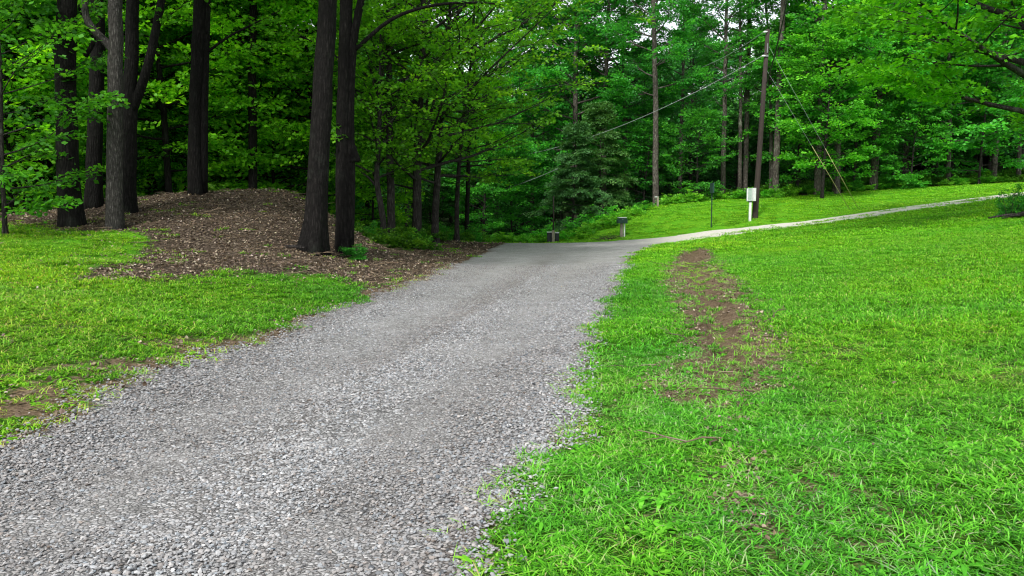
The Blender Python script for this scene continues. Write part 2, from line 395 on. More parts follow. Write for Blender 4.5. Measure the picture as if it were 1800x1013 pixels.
def gravel_mat():
    m, nt, out = newmat('gravel'); b = NB(nt)
    at_ = b.n('ShaderNodeAttribute', attribute_name='rm'); sep = b.n('ShaderNodeSeparateColor'); b.L(at_.outputs['Color'], sep.inputs[0])
    tc = b.n('ShaderNodeTexCoord'); P = tc.outputs['Object']
    nd = b.n('ShaderNodeTexNoise'); nd.inputs['Scale'].default_value = 14; b.L(P, nd.inputs['Vector'])
    Pw = b.n('ShaderNodeVectorMath', operation='MULTIPLY_ADD'); b.L(nd.outputs['Color'], Pw.inputs[0]); Pw.inputs[1].default_value = (.03, .03, .03); b.L(P, Pw.inputs[2])
    v1 = b.n('ShaderNodeTexVoronoi'); v1.inputs['Scale'].default_value = 34; b.L(Pw.outputs[0], v1.inputs['Vector'])
    e1 = b.n('ShaderNodeTexVoronoi', feature='DISTANCE_TO_EDGE'); e1.inputs['Scale'].default_value = 34; b.L(Pw.outputs[0], e1.inputs['Vector'])
    v2 = b.n('ShaderNodeTexVoronoi'); v2.inputs['Scale'].default_value = 95; b.L(P, v2.inputs['Vector'])
    s1 = b.n('ShaderNodeSeparateColor'); b.L(v1.outputs['Color'], s1.inputs[0])
    s2 = b.n('ShaderNodeSeparateColor'); b.L(v2.outputs['Color'], s2.inputs[0])
    c1 = b.ramp(s1.outputs[0], [(0, (.13, .125, .125)), (.5, (.29, .285, .28)), (.85, (.44, .435, .43)), (1, (.60, .595, .59))])
    c2 = b.ramp(s2.outputs[0], [(0, (.20, .195, .19)), (1, (.47, .465, .455))])
    big = b.noise(P, .7, 4, .6)
    fineness = b.math('ADD', sep.outputs[0], b.math('MULTIPLY', b.math('SUBTRACT', big, .5), .9), clamp=True)
    c = b.mix(fineness, c1, c2)
    crev = b.ramp(e1.outputs[0], [(.0, g3(.12)), (.16, g3(1))])
    c = b.mix(b.math('SUBTRACT', 1.0, b.math('MULTIPLY', fineness, .7)), c, crev, 'MULTIPLY')
    tone = b.ramp(b.noise(P, 1.6, 5, .65), [(.35, (.86, .85, .84)), (.62, (1.08, 1.08, 1.08))])
    c = b.mix(1.0, c, tone, 'MULTIPLY'); c = b.mix(1.0, c, (.98, .985, 1.0, 1), 'MULTIPLY')
    c = b.mix(b.math('MULTIPLY', sep.outputs[1], .75), c, (.12, .085, .058, 1))
    c = b.mix(b.math('MULTIPLY', sep.outputs[2], .9), c, b.mix(1.0, (.66, .63, .55, 1), b.ramp(s1.outputs[1], [(0, g3(.7)), (1, g3(1.1))]), 'MULTIPLY'))
    pr = b.n('ShaderNodeBsdfPrincipled'); b.L(c, pr.inputs['Base Color']); pr.inputs['Roughness'].default_value = .85; pr.inputs['Specular IOR Level'].default_value = .25
    h = b.math('ADD', b.math('MULTIPLY', b.math('MINIMUM', e1.outputs[0], .25), b.math('SUBTRACT', 2.6, b.math('MULTIPLY', fineness, 2.0))), b.math('MULTIPLY', s1.outputs[1], .35))
    h = b.math('ADD', h, b.math('MULTIPLY', s2.outputs[1], .18))
    bp = b.n('ShaderNodeBump'); bp.inputs['Strength'].default_value = 1.0; bp.inputs['Distance'].default_value = .016
    b.L(h, bp.inputs['Height']); b.L(bp.outputs[0], pr.inputs['Normal']); b.L(pr.outputs[0], out.inputs[0]); return m
M['gravel'] = gravel_mat()
def stone_mat():
    m, nt, out = newmat('stone'); b = NB(nt)
    ti = b.n('ShaderNodeAttribute', attribute_name='tint', attribute_type='INSTANCER')
    tc = b.n('ShaderNodeTexCoord'); n = b.noise(tc.outputs['Object'], 60, 3)
    c = b.mix(1.0, ti.outputs['Color'], b.ramp(n, [(.3, g3(.75)), (.7, g3(1.05))]), 'MULTIPLY')
    pr = b.n('ShaderNodeBsdfPrincipled'); b.L(c, pr.inputs['Base Color']); pr.inputs['Roughness'].default_value = .8; pr.inputs['Specular IOR Level'].default_value = .25
    b.L(pr.outputs[0], out.inputs[0]); return m
M['stone'] = stone_mat()

# ------------------------------------------------------------------ ground + road sheets
def axis_log(a, b, s0, k, c=0.0):
    pos = [0.0]
    while pos[-1] < max(abs(a - c), abs(b - c)): pos.append(pos[-1] + max(s0, k * pos[-1]))
    pos = np.array(pos); full = np.r_[-pos[:0:-1], pos] + c
    return full[(full >= a) & (full <= b)]
def grid_faces(ny, nx):
    i = np.arange(ny - 1)[:, None]; j = np.arange(nx - 1)[None]
    return np.stack([i * nx + j, i * nx + j + 1, (i + 1) * nx + j + 1, (i + 1) * nx + j], -1).reshape(-1, 4)
gx = axis_log(-220, 220, .09, .028); gy = axis_log(-60, 230, .09, .013, 2.0)
X, Y = np.meshgrid(gx, gy); X = X.ravel(); Y = Y.ravel()
sd = road_sd(X, Y); Z = HT(X, Y)
near = np.hypot(X, Y) < 60
ls = litter_sd(X, Y); dm = np.where(near, dirt_m(X, Y), 0)
edge_d = .55 * sstep(-.45, -.05, sd) * (1 - sstep(30, 40, Y)) * (.25 + 1.3 * fbm(X, Y, 1.3, 31) ** 1.5)
leftedge = sstep(-.5 - .9 * (1 - sstep(7, 12, Y)), -.1, sd) * (X < -1.5) * (1 - sstep(30, 40, Y))
edge_d = np.maximum(edge_d, leftedge * .8 * (fbm(X, Y, .8, 33) > .42))
dm = np.maximum(dm, edge_d); dm = np.maximum(dm, .6 * np.clip(thatch(X, Y), 0, 1) * (Y < 12))
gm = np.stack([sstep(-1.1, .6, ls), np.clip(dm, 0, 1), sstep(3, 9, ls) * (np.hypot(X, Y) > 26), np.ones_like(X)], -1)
GZ = Z - .07 * sstep(0, .35, sd)
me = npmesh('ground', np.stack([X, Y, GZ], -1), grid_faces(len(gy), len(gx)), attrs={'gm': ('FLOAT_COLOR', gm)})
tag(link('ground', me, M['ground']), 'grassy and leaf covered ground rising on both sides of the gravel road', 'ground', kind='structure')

def road_sheet(name, xr, yr, sx, kx, sy, ky, part, label):
    ax = axis_log(xr[0], xr[1], sx, kx); ay = axis_log(yr[0], yr[1], sy, ky, 2.0)
    X, Y = np.meshgrid(ax, ay); sh = X.shape; X = X.ravel(); Y = Y.ravel()
    sd = road_sd(X, Y)
    Z = HT(X, Y) + .012 + (fbm(X, Y, .7, 40) - .5) * .03 * sstep(0, .5, sd) * (Y < 30) - .35 * np.maximum(-sd - .02, 0)
    # position across the road
    ly = np.array([p[1] for p in LE]); lx = np.array([p[0] for p in LE]); ry = np.array([p[1] for p in RE]); rx = np.array([p[0] for p in RE])
    u = (X - np.interp(Y, ly, lx)) / (np.interp(Y, ry, rx) - np.interp(Y, ly, lx))
    track = np.exp(-((u - .30) / .12) ** 2) + np.exp(-((u - .72) / .11) ** 2)
    lane = sstep(5.5, 9.5, X) * sstep(33, 36, Y)
    fine = np.clip(.12 + .30 * track + .75 * sstep(17, 30, Y), 0, 1)
    band = sstep(.42, .68, vnoise(u * 7, Y / 9, 1.0, 61) * .75 + .25 * fbm(X, Y, 1.2, 62))
    brown = np.clip(.10 * band * sstep(.05, .2, u) * sstep(.98, .8, u) + .3 * (Y < 32) * np.exp(-((u - .47) / .05) ** 2) * fbm(X, Y, 2.0, 44) + sstep(.25, -.05, sd) * .6 * (1 - lane), 0, 1) * (1 - lane)
    rm = np.stack([fine, brown, lane * .9, np.ones_like(X)], -1)
    Fq = grid_faces(*sh)
    keep = (sd[Fq].max(1) > -.3)
    cen = X[Fq].mean(1), Y[Fq].mean(1)
    keep &= part(*cen)
    Fq = Fq[keep]; used = np.unique(Fq); mp = np.zeros(len(X), int); mp[used] = np.arange(len(used))
    me = npmesh(name, np.stack([X, Y, Z], -1)[used], mp[Fq], attrs={'rm': ('FLOAT_COLOR', rm[used])})
    tag(link(name, me, M['gravel']), label, 'road', kind='structure')
road_sheet('gravel_road', (-8, 14), (-14, 46), .06, .012, .06, .011, lambda x, y: (x < 9) | (y < 34), 'grey crushed gravel road running away to the crest')
road_sheet('gravel_lane', (8.5, 45), (34, 46), .2, .004, .15, .003, lambda x, y: (x >= 9) & (y >= 34), 'pale narrow gravel lane climbing right across the lawn')

# ------------------------------------------------------------------ scatter via one GN modifier
def scatter_nodes():
    ng = bpy.data.node_groups.new('scatter', 'GeometryNodeTree')
    ng.interface.new_socket('Geometry', in_out='INPUT', socket_type='NodeSocketGeometry')
    ng.interface.new_socket('Geometry', in_out='OUTPUT', socket_type='NodeSocketGeometry')
    N = ng.nodes.new; Lk = ng.links.new
    gi = N('NodeGroupInput'); go = N('NodeGroupOutput')
    def na(name, typ):
        n = N('GeometryNodeInputNamedAttribute'); n.data_type = typ; n.inputs[0].default_value = name; return n.outputs[0]
    pid = na('pid', 'INT')
    cmp_ = N('FunctionNodeCompare'); cmp_.data_type = 'INT'; cmp_.operation = 'GREATER_EQUAL'
    Lk(pid, [s for s in cmp_.inputs if s.name == 'A' and s.type == 'INT'][0])
    sep = N('GeometryNodeSeparateGeometry'); sep.domain = 'POINT'
    Lk(gi.outputs[0], sep.inputs[0]); Lk(cmp_.outputs[0], sep.inputs[1])
    sp = N('GeometryNodeSplitToInstances'); sp.domain = 'POINT'; Lk(sep.outputs[0], sp.inputs[0])
    Lk(pid, sp.inputs['Group ID'])
    iop = N('GeometryNodeInstanceOnPoints')
    Lk(sep.outputs[1], iop.inputs['Points']); Lk(sp.outputs[0], iop.inputs['Instance']); iop.inputs['Pick Instance'].default_value = True
    Lk(na('pick', 'INT'), iop.inputs['Instance Index'])
    e2r = N('FunctionNodeEulerToRotation'); Lk(na('rot', 'FLOAT_VECTOR'), e2r.inputs[0]); Lk(e2r.outputs[0], iop.inputs['Rotation'])
    Lk(na('scl', 'FLOAT_VECTOR'), iop.inputs['Scale'])
    Lk(iop.outputs[0], go.inputs[0])
    return ng
SC = scatter_nodes()
def scatter(name, protos, pos, rot, scl, pick, tint, mats, label, cat, smooth=False):
    """protos: list of dict V,Q,T,bt,mi ; scattered over pos"""
    V = []; Q = []; T = []; bt = []; pid = []; mq = []; mt = []; n = 0
    for k, p in enumerate(protos):
        V.append(p['V']); bt.append(p.get('bt', np.zeros(len(p['V'])))); pid.append(np.full(len(p['V']), k))
        if p.get('Q') is not None and len(p['Q']): Q.append(np.asarray(p['Q']) + n); mq.append(p.get('mq', np.zeros(len(p['Q']), int)))
        if p.get('T') is not None and len(p['T']): T.append(np.asarray(p['T']) + n); mt.append(p.get('mt', np.zeros(len(p['T']), int)))
        n += len(p['V'])
    m = len(pos)
    V.append(pos); bt.append(np.zeros(m)); pid.append(np.full(m, -1))
    z3 = lambda a: np.vstack([np.zeros((n, 3)), a])
    scl = np.asarray(scl); scl = scl if scl.ndim == 2 else np.repeat(scl[:, None], 3, 1)
    tint = np.asarray(tint); tint = tint if tint.ndim == 2 else np.repeat(tint[:, None], 3, 1)
    col = np.hstack([z3(tint), np.ones((n + m, 1))])
    mi = np.r_[np.concatenate(mq) if mq else [], np.concatenate(mt) if mt else []]
    me = npmesh(name, np.vstack(V), np.vstack(Q) if Q else None, np.vstack(T) if T else None,
                attrs={'bt': ('FLOAT', np.concatenate(bt)), 'pid': ('INT', np.concatenate(pid)), 'pick': ('INT', np.r_[np.zeros(n), pick]),
                       'rot': ('FLOAT_VECTOR', z3(rot)), 'scl': ('FLOAT_VECTOR', z3(scl)), 'tint': ('FLOAT_COLOR', col)}, smooth=smooth, mi=mi)
    o = link(name, me, mats)
    md = o.modifiers.new('scatter', 'NODES'); md.node_group = SC
    return tag(o, label, cat, kind='stuff')

rng = np.random.RandomState(5)
def wedge(y0, y1, dens, marg=2.5):
    """random points in the seen wedge, widened so that a step aside still works"""
    w = lambda y: .68 * y + marg
    A = (y1 - y0) * 2 * w(y1); n = int(A * dens)
    y = rng.uniform(y0, y1, n); x = rng.uniform(-w(y1), w(y1), n)
    k = np.abs(x) < w(y)
    return x[k], y[k]

# --- grass
def blade_tuft(nb, rad, h0, h1, w, seed, curl=1.0):
    r = np.random.RandomState(seed)
    a = r.rand(nb) * 2 * PI; d = rad * np.sqrt(r.rand(nb)); bx = np.cos(a) * d; by = np.sin(a) * d
    th = r.rand(nb) * 2 * PI; h = r.uniform(h0, h1, nb); lean = r.uniform(.35, 1.9, nb) * curl
    dx, dy = np.cos(th), np.sin(th); sx, sy = -dy, dx
    ww = w * r.uniform(.7, 1.2, nb)
    V = []
    for t, wf in ((0, .8), (.35, 1.0), (.72, .75), (1, .08)):
        out = h * lean * t ** 1.6; z = h * (t - .42 * np.minimum(lean, 1.5) * t ** 2.0) * .95 - .006
        for sg in (-1, 1):
            V.append(np.stack([bx + dx * out + sg * sx * ww * wf * .5, by + dy * out + sg * sy * ww * wf * .5, z], -1))
    V = np.stack(V, 1).reshape(-1, 3)
    b = np.arange(nb)[:, None] * 8
    Q = np.concatenate([b + np.array([0, 1, 3, 2]), b + np.array([2, 3, 5, 4]), b + np.array([4, 5, 7, 6])])
    tone = np.clip(r.normal(.48, .30, nb), 0.02, .88); tone[r.rand(nb) < .07] = 1.0
    bt = np.repeat(tone, 8) * np.tile([.2, .2, .7, .7, 1, 1, 1.05, 1.05], nb)  # blade colour darkens to the root, painting the shade inside the tuft
    return dict(V=V, Q=Q, bt=np.clip(bt, 0, 1))
def keep_grass(x, y):
    sd = road_sd(x, y); ls = litter_sd(x, y); dm = dirt_m(x, y)
    p = sstep(.10, -.35, sd) * (1 - sstep(-1.3, .6, ls) * .97) * (1 - .97 * sstep(.05, .62, dm))
    le = sstep(-.6 - .9 * (1 - sstep(7, 12, y)), -.1, sd) * (x < -1.5) * (y < 38)
    p = p * (1 - .55 * np.clip(thatch(x, y) * (.3 + 1.4 * fbm(x, y, .3, 98)), 0, 1))
    p = np.maximum(p, .10 * (sd < -.2) * (dm > .2) * (fbm(x, y, .3, 19) > .5))
    p = p * (1 - .93 * le * (.3 + .7 * (fbm(x, y, .8, 33) > .42)))
    re = sstep(-1.3, -.2, sd) * (x > -1) * (fbm(x, y, .7, 35) > .55)
    p = p * (1 - .5 * re)
    p = np.maximum(p, .55 * ((x > 9.5) & (y > 34) & (sd > 1.05)) * (fbm(x, y, 1.5, 91) > .38))
    return rng.rand(len(x)) < p
def grass_tint(x, y):
    n = fbm(x, y, 2.2, 50); n2 = fbm(x, y, .6, 51); n3 = fbm(x, y, 6, 52)
    q = np.clip((n - .5) * 2.2 + (n2 - .5) * .9, -1, 1)
    left = sstep(-2, -8, x)
    r_ = 1.12 + .36 * q + left * .42; g_ = .98 + .10 * q + .25 * (n3 - .5); b_ = 1.25 - .5 * q
    # darker green tint by the wood and beside the ditch, paler far lawn
    far = sstep(16, 34, y)
    r_ = r_ + far * .42; g_ = g_ + far * .18; r_ = r_ - .16 * (1 - sstep(8, 18, y)) * (x > 0)
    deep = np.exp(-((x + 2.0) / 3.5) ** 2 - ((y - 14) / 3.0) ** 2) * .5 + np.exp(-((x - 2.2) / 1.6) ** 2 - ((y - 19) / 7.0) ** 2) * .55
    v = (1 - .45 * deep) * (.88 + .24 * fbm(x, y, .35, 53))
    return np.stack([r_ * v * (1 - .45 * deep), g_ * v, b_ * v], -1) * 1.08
P_near = [blade_tuft(30, .085, .028, .072, .0080, 100 + i) for i in range(7)]
P_mid = [blade_tuft(44, .17, .04, .10, .013, 120 + i) for i in range(6)]
P_far = [blade_tuft(60, .36, .05, .12, .024, 140 + i) for i in range(5)]
def rosette(seed, nl, l0, l1, w):
    r = np.random.RandomState(seed); a = r.rand(nl) * 2 * PI; L = r.uniform(l0, l1, nl); d = np.stack([np.cos(a), np.sin(a), r.uniform(.05, .7, nl)], -1)
    d /= np.linalg.norm(d, axis=1)[:, None]; sd_ = np.stack([-np.sin(a), np.cos(a), np.zeros(nl)], -1); o = r.normal(0, .035, (nl, 3)); o[:, 2] = r.uniform(0, .02, nl)
    V = []
    for t, wf in ((0, .2), (.4, 1.), (.8, .85), (1, .15)):
        for sg in (-1, 1): V.append(o + d * (L * t)[:, None] + sd_ * sg * w * wf * .5 - np.array([0, 0, .25]) * (L * t * t)[:, None])
    V = np.stack(V, 1).reshape(-1, 3); b_ = np.arange(nl)[:, None] * 8
    return dict(V=V, Q=np.concatenate([b_ + np.array([0, 1, 3, 2]), b_ + np.array([2, 3, 5, 4]), b_ + np.array([4, 5, 7, 6])]), bt=np.repeat(np.clip(r.normal(.5, .15, nl), .1, .85), 8))
P_ros = [rosette(160 + i, 9, .05, .11, .022) for i in range(3)] + [rosette(170 + i, 14, .03, .06, .026) for i in range(3)]
P_dry = [blade_tuft(22, .10, .03, .09, .006, 180 + i, 1.3) for i in range(3)]
for p_ in P_dry: p_['bt'] = np.clip(p_['bt'] * .3 + .78, 0, 1)
protos = P_near + P_mid + P_far + P_ros + P_dry
xs, ys, pk, sc0 = [], [], [], []
for y0, y1, dens, k0, k1 in ((1.2, 5, 260, 0, 7), (5, 9, 190, 0, 7), (9, 15, 62, 7, 13), (15, 26, 34, 7, 13), (26, 40, 10, 13, 18), (40, 60, 6.5, 13, 18)):
    x, y = wedge(y0, y1, dens); kp = keep_grass(x, y); x, y = x[kp], y[kp]
    if y1 > 30: kk = (y < 58); x, y = x[kk], y[kk]
    xs.append(x); ys.append(y); pk.append(rng.randint(k0, k1, len(x)))
    sc0.append(rng.uniform(.65, 1.15, len(x)) * (.75 + .55 * fbm(x, y, 1.1, 60)))
for y0, y1, dens in ((1.2, 9, 22), (9, 20, 7)):
    x, y = wedge(y0, y1, dens); k = (road_sd(x, y) < .08) & (litter_sd(x, y) < 0) & (rng.rand(len(x)) < .15 + 1.4 * sstep(.45, .7, fbm(x, y, 1.5, 66))); x, y = x[k], y[k]
    xs.append(x); ys.append(y); pk.append(rng.randint(18, 24, len(x))); sc0.append(rng.uniform(.6, 1.2, len(x)))
for y0, y1, dens in ((1.2, 9, 60), (9, 24, 22)):
    x, y = wedge(y0, y1, dens); sd = road_sd(x, y); k = (sd < .1) & (litter_sd(x, y) < .3)
    p = .10 + .9 * thatch(x, y) + .75 * sstep(.05, .3, dirt_m(x, y)) + .5 * sstep(-.9, -.1, sd) + .5 * sstep(.55, .72, fbm(x, y, 1.1, 67))
    k &= rng.rand(len(x)) < p * .75; x, y = x[k], y[k]
    xs.append(x); ys.append(y); pk.append(rng.randint(24, 27, len(x))); sc0.append(rng.uniform(.6, 1.2, len(x)))
x = np.concatenate(xs); y = np.concatenate(ys); pk = np.concatenate(pk); s0 = np.concatenate(sc0)
thin = np.clip(sstep(.5, -.5, -litter_sd(x, y)), 0, 1)
rot = np.stack([rng.normal(0, .08, len(x)), rng.normal(0, .08, len(x)), rng.rand(len(x)) * 6.28], -1)
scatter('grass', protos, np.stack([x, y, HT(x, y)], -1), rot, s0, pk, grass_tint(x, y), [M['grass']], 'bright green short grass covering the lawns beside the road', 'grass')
print('grass', len(x))

# --- gravel stones
def stone(seed):
    r = np.random.RandomState(seed)
    import bmesh
    bm = bmesh.new(); bmesh.ops.create_icosphere(bm, subdivisions=1, radius=1)
    V = np.array([v.co[:] for v in bm.verts])
    for _ in range(7):
        nrm = r.normal(size=3); nrm /= np.linalg.norm(nrm); c = r.uniform(.45, .75); d = V @ nrm
        V = V - np.maximum(d - c, 0)[:, None] * nrm
    V *= np.array([1, r.uniform(.6, .9), r.uniform(.30, .5)]) * (1 + r.normal(0, .04, (len(V), 1)))
    T = np.array([[v.index for v in f.verts] for f in bm.faces]); bm.free()
    return dict(V=V, T=T)
ST = [stone(i) for i in range(12)]
xs, ys, rr, bands = [], [], [], []
for y0, y1, dens, a, b_ in ((1.5, 5.5, 3000, .008, .021), (5.5, 9, 1700, .009, .022), (9, 15, 1000, .010, .023), (15, 26, 330, .013, .025)):
    x, y = wedge(y0, y1, dens, 1.2)
    k = (x > -9) & (x < 5); x, y = x[k], y[k]
    sd = road_sd(x, y)
    ly = np.array([p[1] for p in LE]); lx = np.array([p[0] for p in LE]); ry = np.array([p[1] for p in RE]); rx = np.array([p[0] for p in RE])
    u = (x - np.interp(y, ly, lx)) / (np.interp(y, ry, rx) - np.interp(y, ly, lx))
    track = np.exp(-((u - .30) / .12) ** 2) + np.exp(-((u - .72) / .11) ** 2)
    p = sstep(-.35, .12, sd) * (1 - .6 * np.clip(track * (.1 + 1.3 * fbm(x, y, .5, 70)), 0, 1))
    k = rng.rand(len(x)) < p; x, y = x[k], y[k]
    bands.append(sstep(.42, .68, vnoise(u[k] * 7, y / 9, 1.0, 61) * .75 + .25 * fbm(x, y, 1.2, 62)))
    xs.append(x); ys.append(y); rr.append((a + (b_ - a) * rng.rand(len(x)) ** 1.6) * (1.05 - .2 * np.clip(track[k], 0, 1)))
x = np.concatenate(xs); y = np.concatenate(ys); r_ = np.concatenate(rr)
g = np.clip(rng.normal(.285, .08, len(x)), .09, .50); warm = rng.normal(0, .012, len(x))
bn_ = np.concatenate(bands); g = g * (1.06 - .20 * bn_); warm = warm + .005 * bn_
tint = np.stack([g + warm, g, g - warm * .8 + .004], -1)
rot = np.stack([rng.normal(0, .3, len(x)), rng.normal(0, .3, len(x)), rng.rand(len(x)) * 6.28], -1)
scatter('loose_gravel', ST, np.stack([x, y, HT(x, y) + .012 + r_ * rng.uniform(.0, .55, len(x))], -1), rot, r_, rng.randint(0, 12, len(x)), tint, [M['stone']],
        'loose grey crushed stones lying over the gravel road', 'gravel')
print('stones', len(x))

# --- leaf litter
def dry_leaf(seed):
    r = np.random.RandomState(seed)
    n = 5; u = np.linspace(-1, 1, n); A, B = np.meshgrid(u, u); A = A.ravel(); B = B.ravel()
    w = np.sqrt(np.clip(1 - A ** 2, .02, 1)) * r.uniform(.45, .7)
    Vx = A; Vy = B * w; Vz = r.uniform(-.5, .7) * Vy ** 2 + r.uniform(-.3, .5) * A ** 2 + r.normal(0, .05, len(A))
    return dict(V=np.stack([Vx, Vy, Vz], -1) * .5, Q=grid_faces(n, n), bt=np.full(n * n, np.clip(r.beta(1.6, 2.2) * 1.15, 0, 1)))
DL = [dry_leaf(i) for i in range(16)]
xs, ys, ss = [], [], []
for y0, y1, dens, s in ((4, 13, 170, .045), (13, 22, 260, .050), (22, 34, 140, .062), (34, 48, 20, .1)):
    x, y = wedge(y0, y1, dens); k = x < 3; x, y = x[k], y[k]
    ls = litter_sd(x, y); sd = road_sd(x, y)
    p = (sstep(-.5, .4, ls) + .22 * sstep(-2.0, -.3, ls)) * sstep(.15, -.2, sd)
    p = p * (.45 + .9 * fbm(x, y, .9, 80))
    le = sstep(-.6 - .9 * (1 - sstep(7, 12, y)), -.1, sd) * sstep(.2, -.02, sd) * (x < -1.5) * (y < 38) * (.3 + .7 * (fbm(x, y, .8, 33) > .42))
    p = np.maximum(p, le * .6) + (x < -2) * .012 * (sd < 0)
    k = rng.rand(len(x)) < p; x, y = x[k], y[k]
    xs.append(x); ys.append(y); ss.append(s * rng.uniform(.55, 1.4, len(x)))
for y0, y1, dens, s in ((2, 10, 700, .026), (10, 30, 260, .038)):      # dry scraps in the ditch and the bare patches
    x, y = wedge(y0, y1, dens); k = (x > .2) & (x < 9); x, y = x[k], y[k]
    dm = dirt_m(x, y); rd = line_d(x, y, RUT)
    p = sstep(.08, .45, dm) * (.35 + .65 * sstep(.4, .9, rd)) * sstep(.35, .55, fbm(x, y, .25, 88)) + .004
    k = rng.rand(len(x)) < p; x, y = x[k], y[k]
    xs.append(x); ys.append(y); ss.append(s * rng.uniform(.5, 1.5, len(x)))
x = np.concatenate(xs); y = np.concatenate(ys); s_ = np.concatenate(ss)
rot = np.stack([rng.normal(0, .45, len(x)), rng.normal(0, .45, len(x)), rng.rand(len(x)) * 6.28], -1)
v = rng.uniform(.6, 1.25, len(x)); tint = np.stack([v, v * rng.uniform(.9, 1.05, len(x)), v * rng.uniform(.85, 1.1, len(x))], -1)
scatter('leaf_litter', DL, np.stack([x, y, HT(x, y) + .012 + rng.rand(len(x)) * .02], -1), rot, s_, rng.randint(0, 16, len(x)), tint, [M['dryleaf']],
        'fallen brown leaves covering the mound under the trees', 'leaves')
print('leaves', len(x))
def twig(seed):
    r = np.random.RandomState(seed); m = MB(); P = np.cumsum(np.r_[np.zeros((1, 3)), np.stack([r.uniform(.12, .2, 5), r.normal(0, .04, 5), r.normal(0, .015, 5)], -1)], 0)
    m.tube(P, np.linspace(.011, .004, 6), 4, cap=False)
    for i in (2, 3): m.tube([P[i], P[i] + np.array([.1, r.choice([-1, 1]) * .09, .02]), P[i] + np.array([.22, r.choice([-1, 1]) * .12, .03])], [.006, .005, .002], 4, cap=False)
    V = np.vstack(m.V); return dict(V=V, Q=np.vstack(m.Q), bt=np.full(len(V), .12 + .4 * r.rand()))
x = np.r_[rng.uniform(-18, 1, 2600), rng.uniform(0, 6, 160)]; y = np.r_[rng.uniform(12, 36, 2600), rng.uniform(5, 26, 160)]
k = ((litter_sd(x, y) > -.2) | (dirt_m(x, y) > .35)) & (road_sd(x, y) < -.1); x, y = x[k], y[k]
scatter('twigs', [twig(i) for i in range(8)], np.stack([x, y, HT(x, y) + .025], -1), np.stack([rng.normal(0, .08, len(x)), rng.normal(0, .08, len(x)), rng.rand(len(x)) * 6.28], -1), rng.uniform(.25, 1.0, len(x)),
        rng.randint(0, 8, len(x)), rng.uniform(.6, 1.5, len(x)), [M['dryleaf']], 'thin dead twigs scattered over the leaf litter', 'twigs')

# ------------------------------------------------------------------ trees
def leaf_quads(P, D, N, L, wr=.36):
    S = np.cross(D, N); S /= np.linalg.norm(S, axis=1)[:, None] + 1e-9
    L = L[:, None]
    v0 = P; v1 = P + D * L * .5 + S * L * wr - N * L * .05; v2 = P + D * L - N * L * .10; v3 = P + D * L * .5 - S * L * wr - N * L * .05
    return np.stack([v0, v1, v2, v3], 1).reshape(-1, 3)
def unit(v): return v / (np.linalg.norm(v, axis=-1, keepdims=True) + 1e-9)

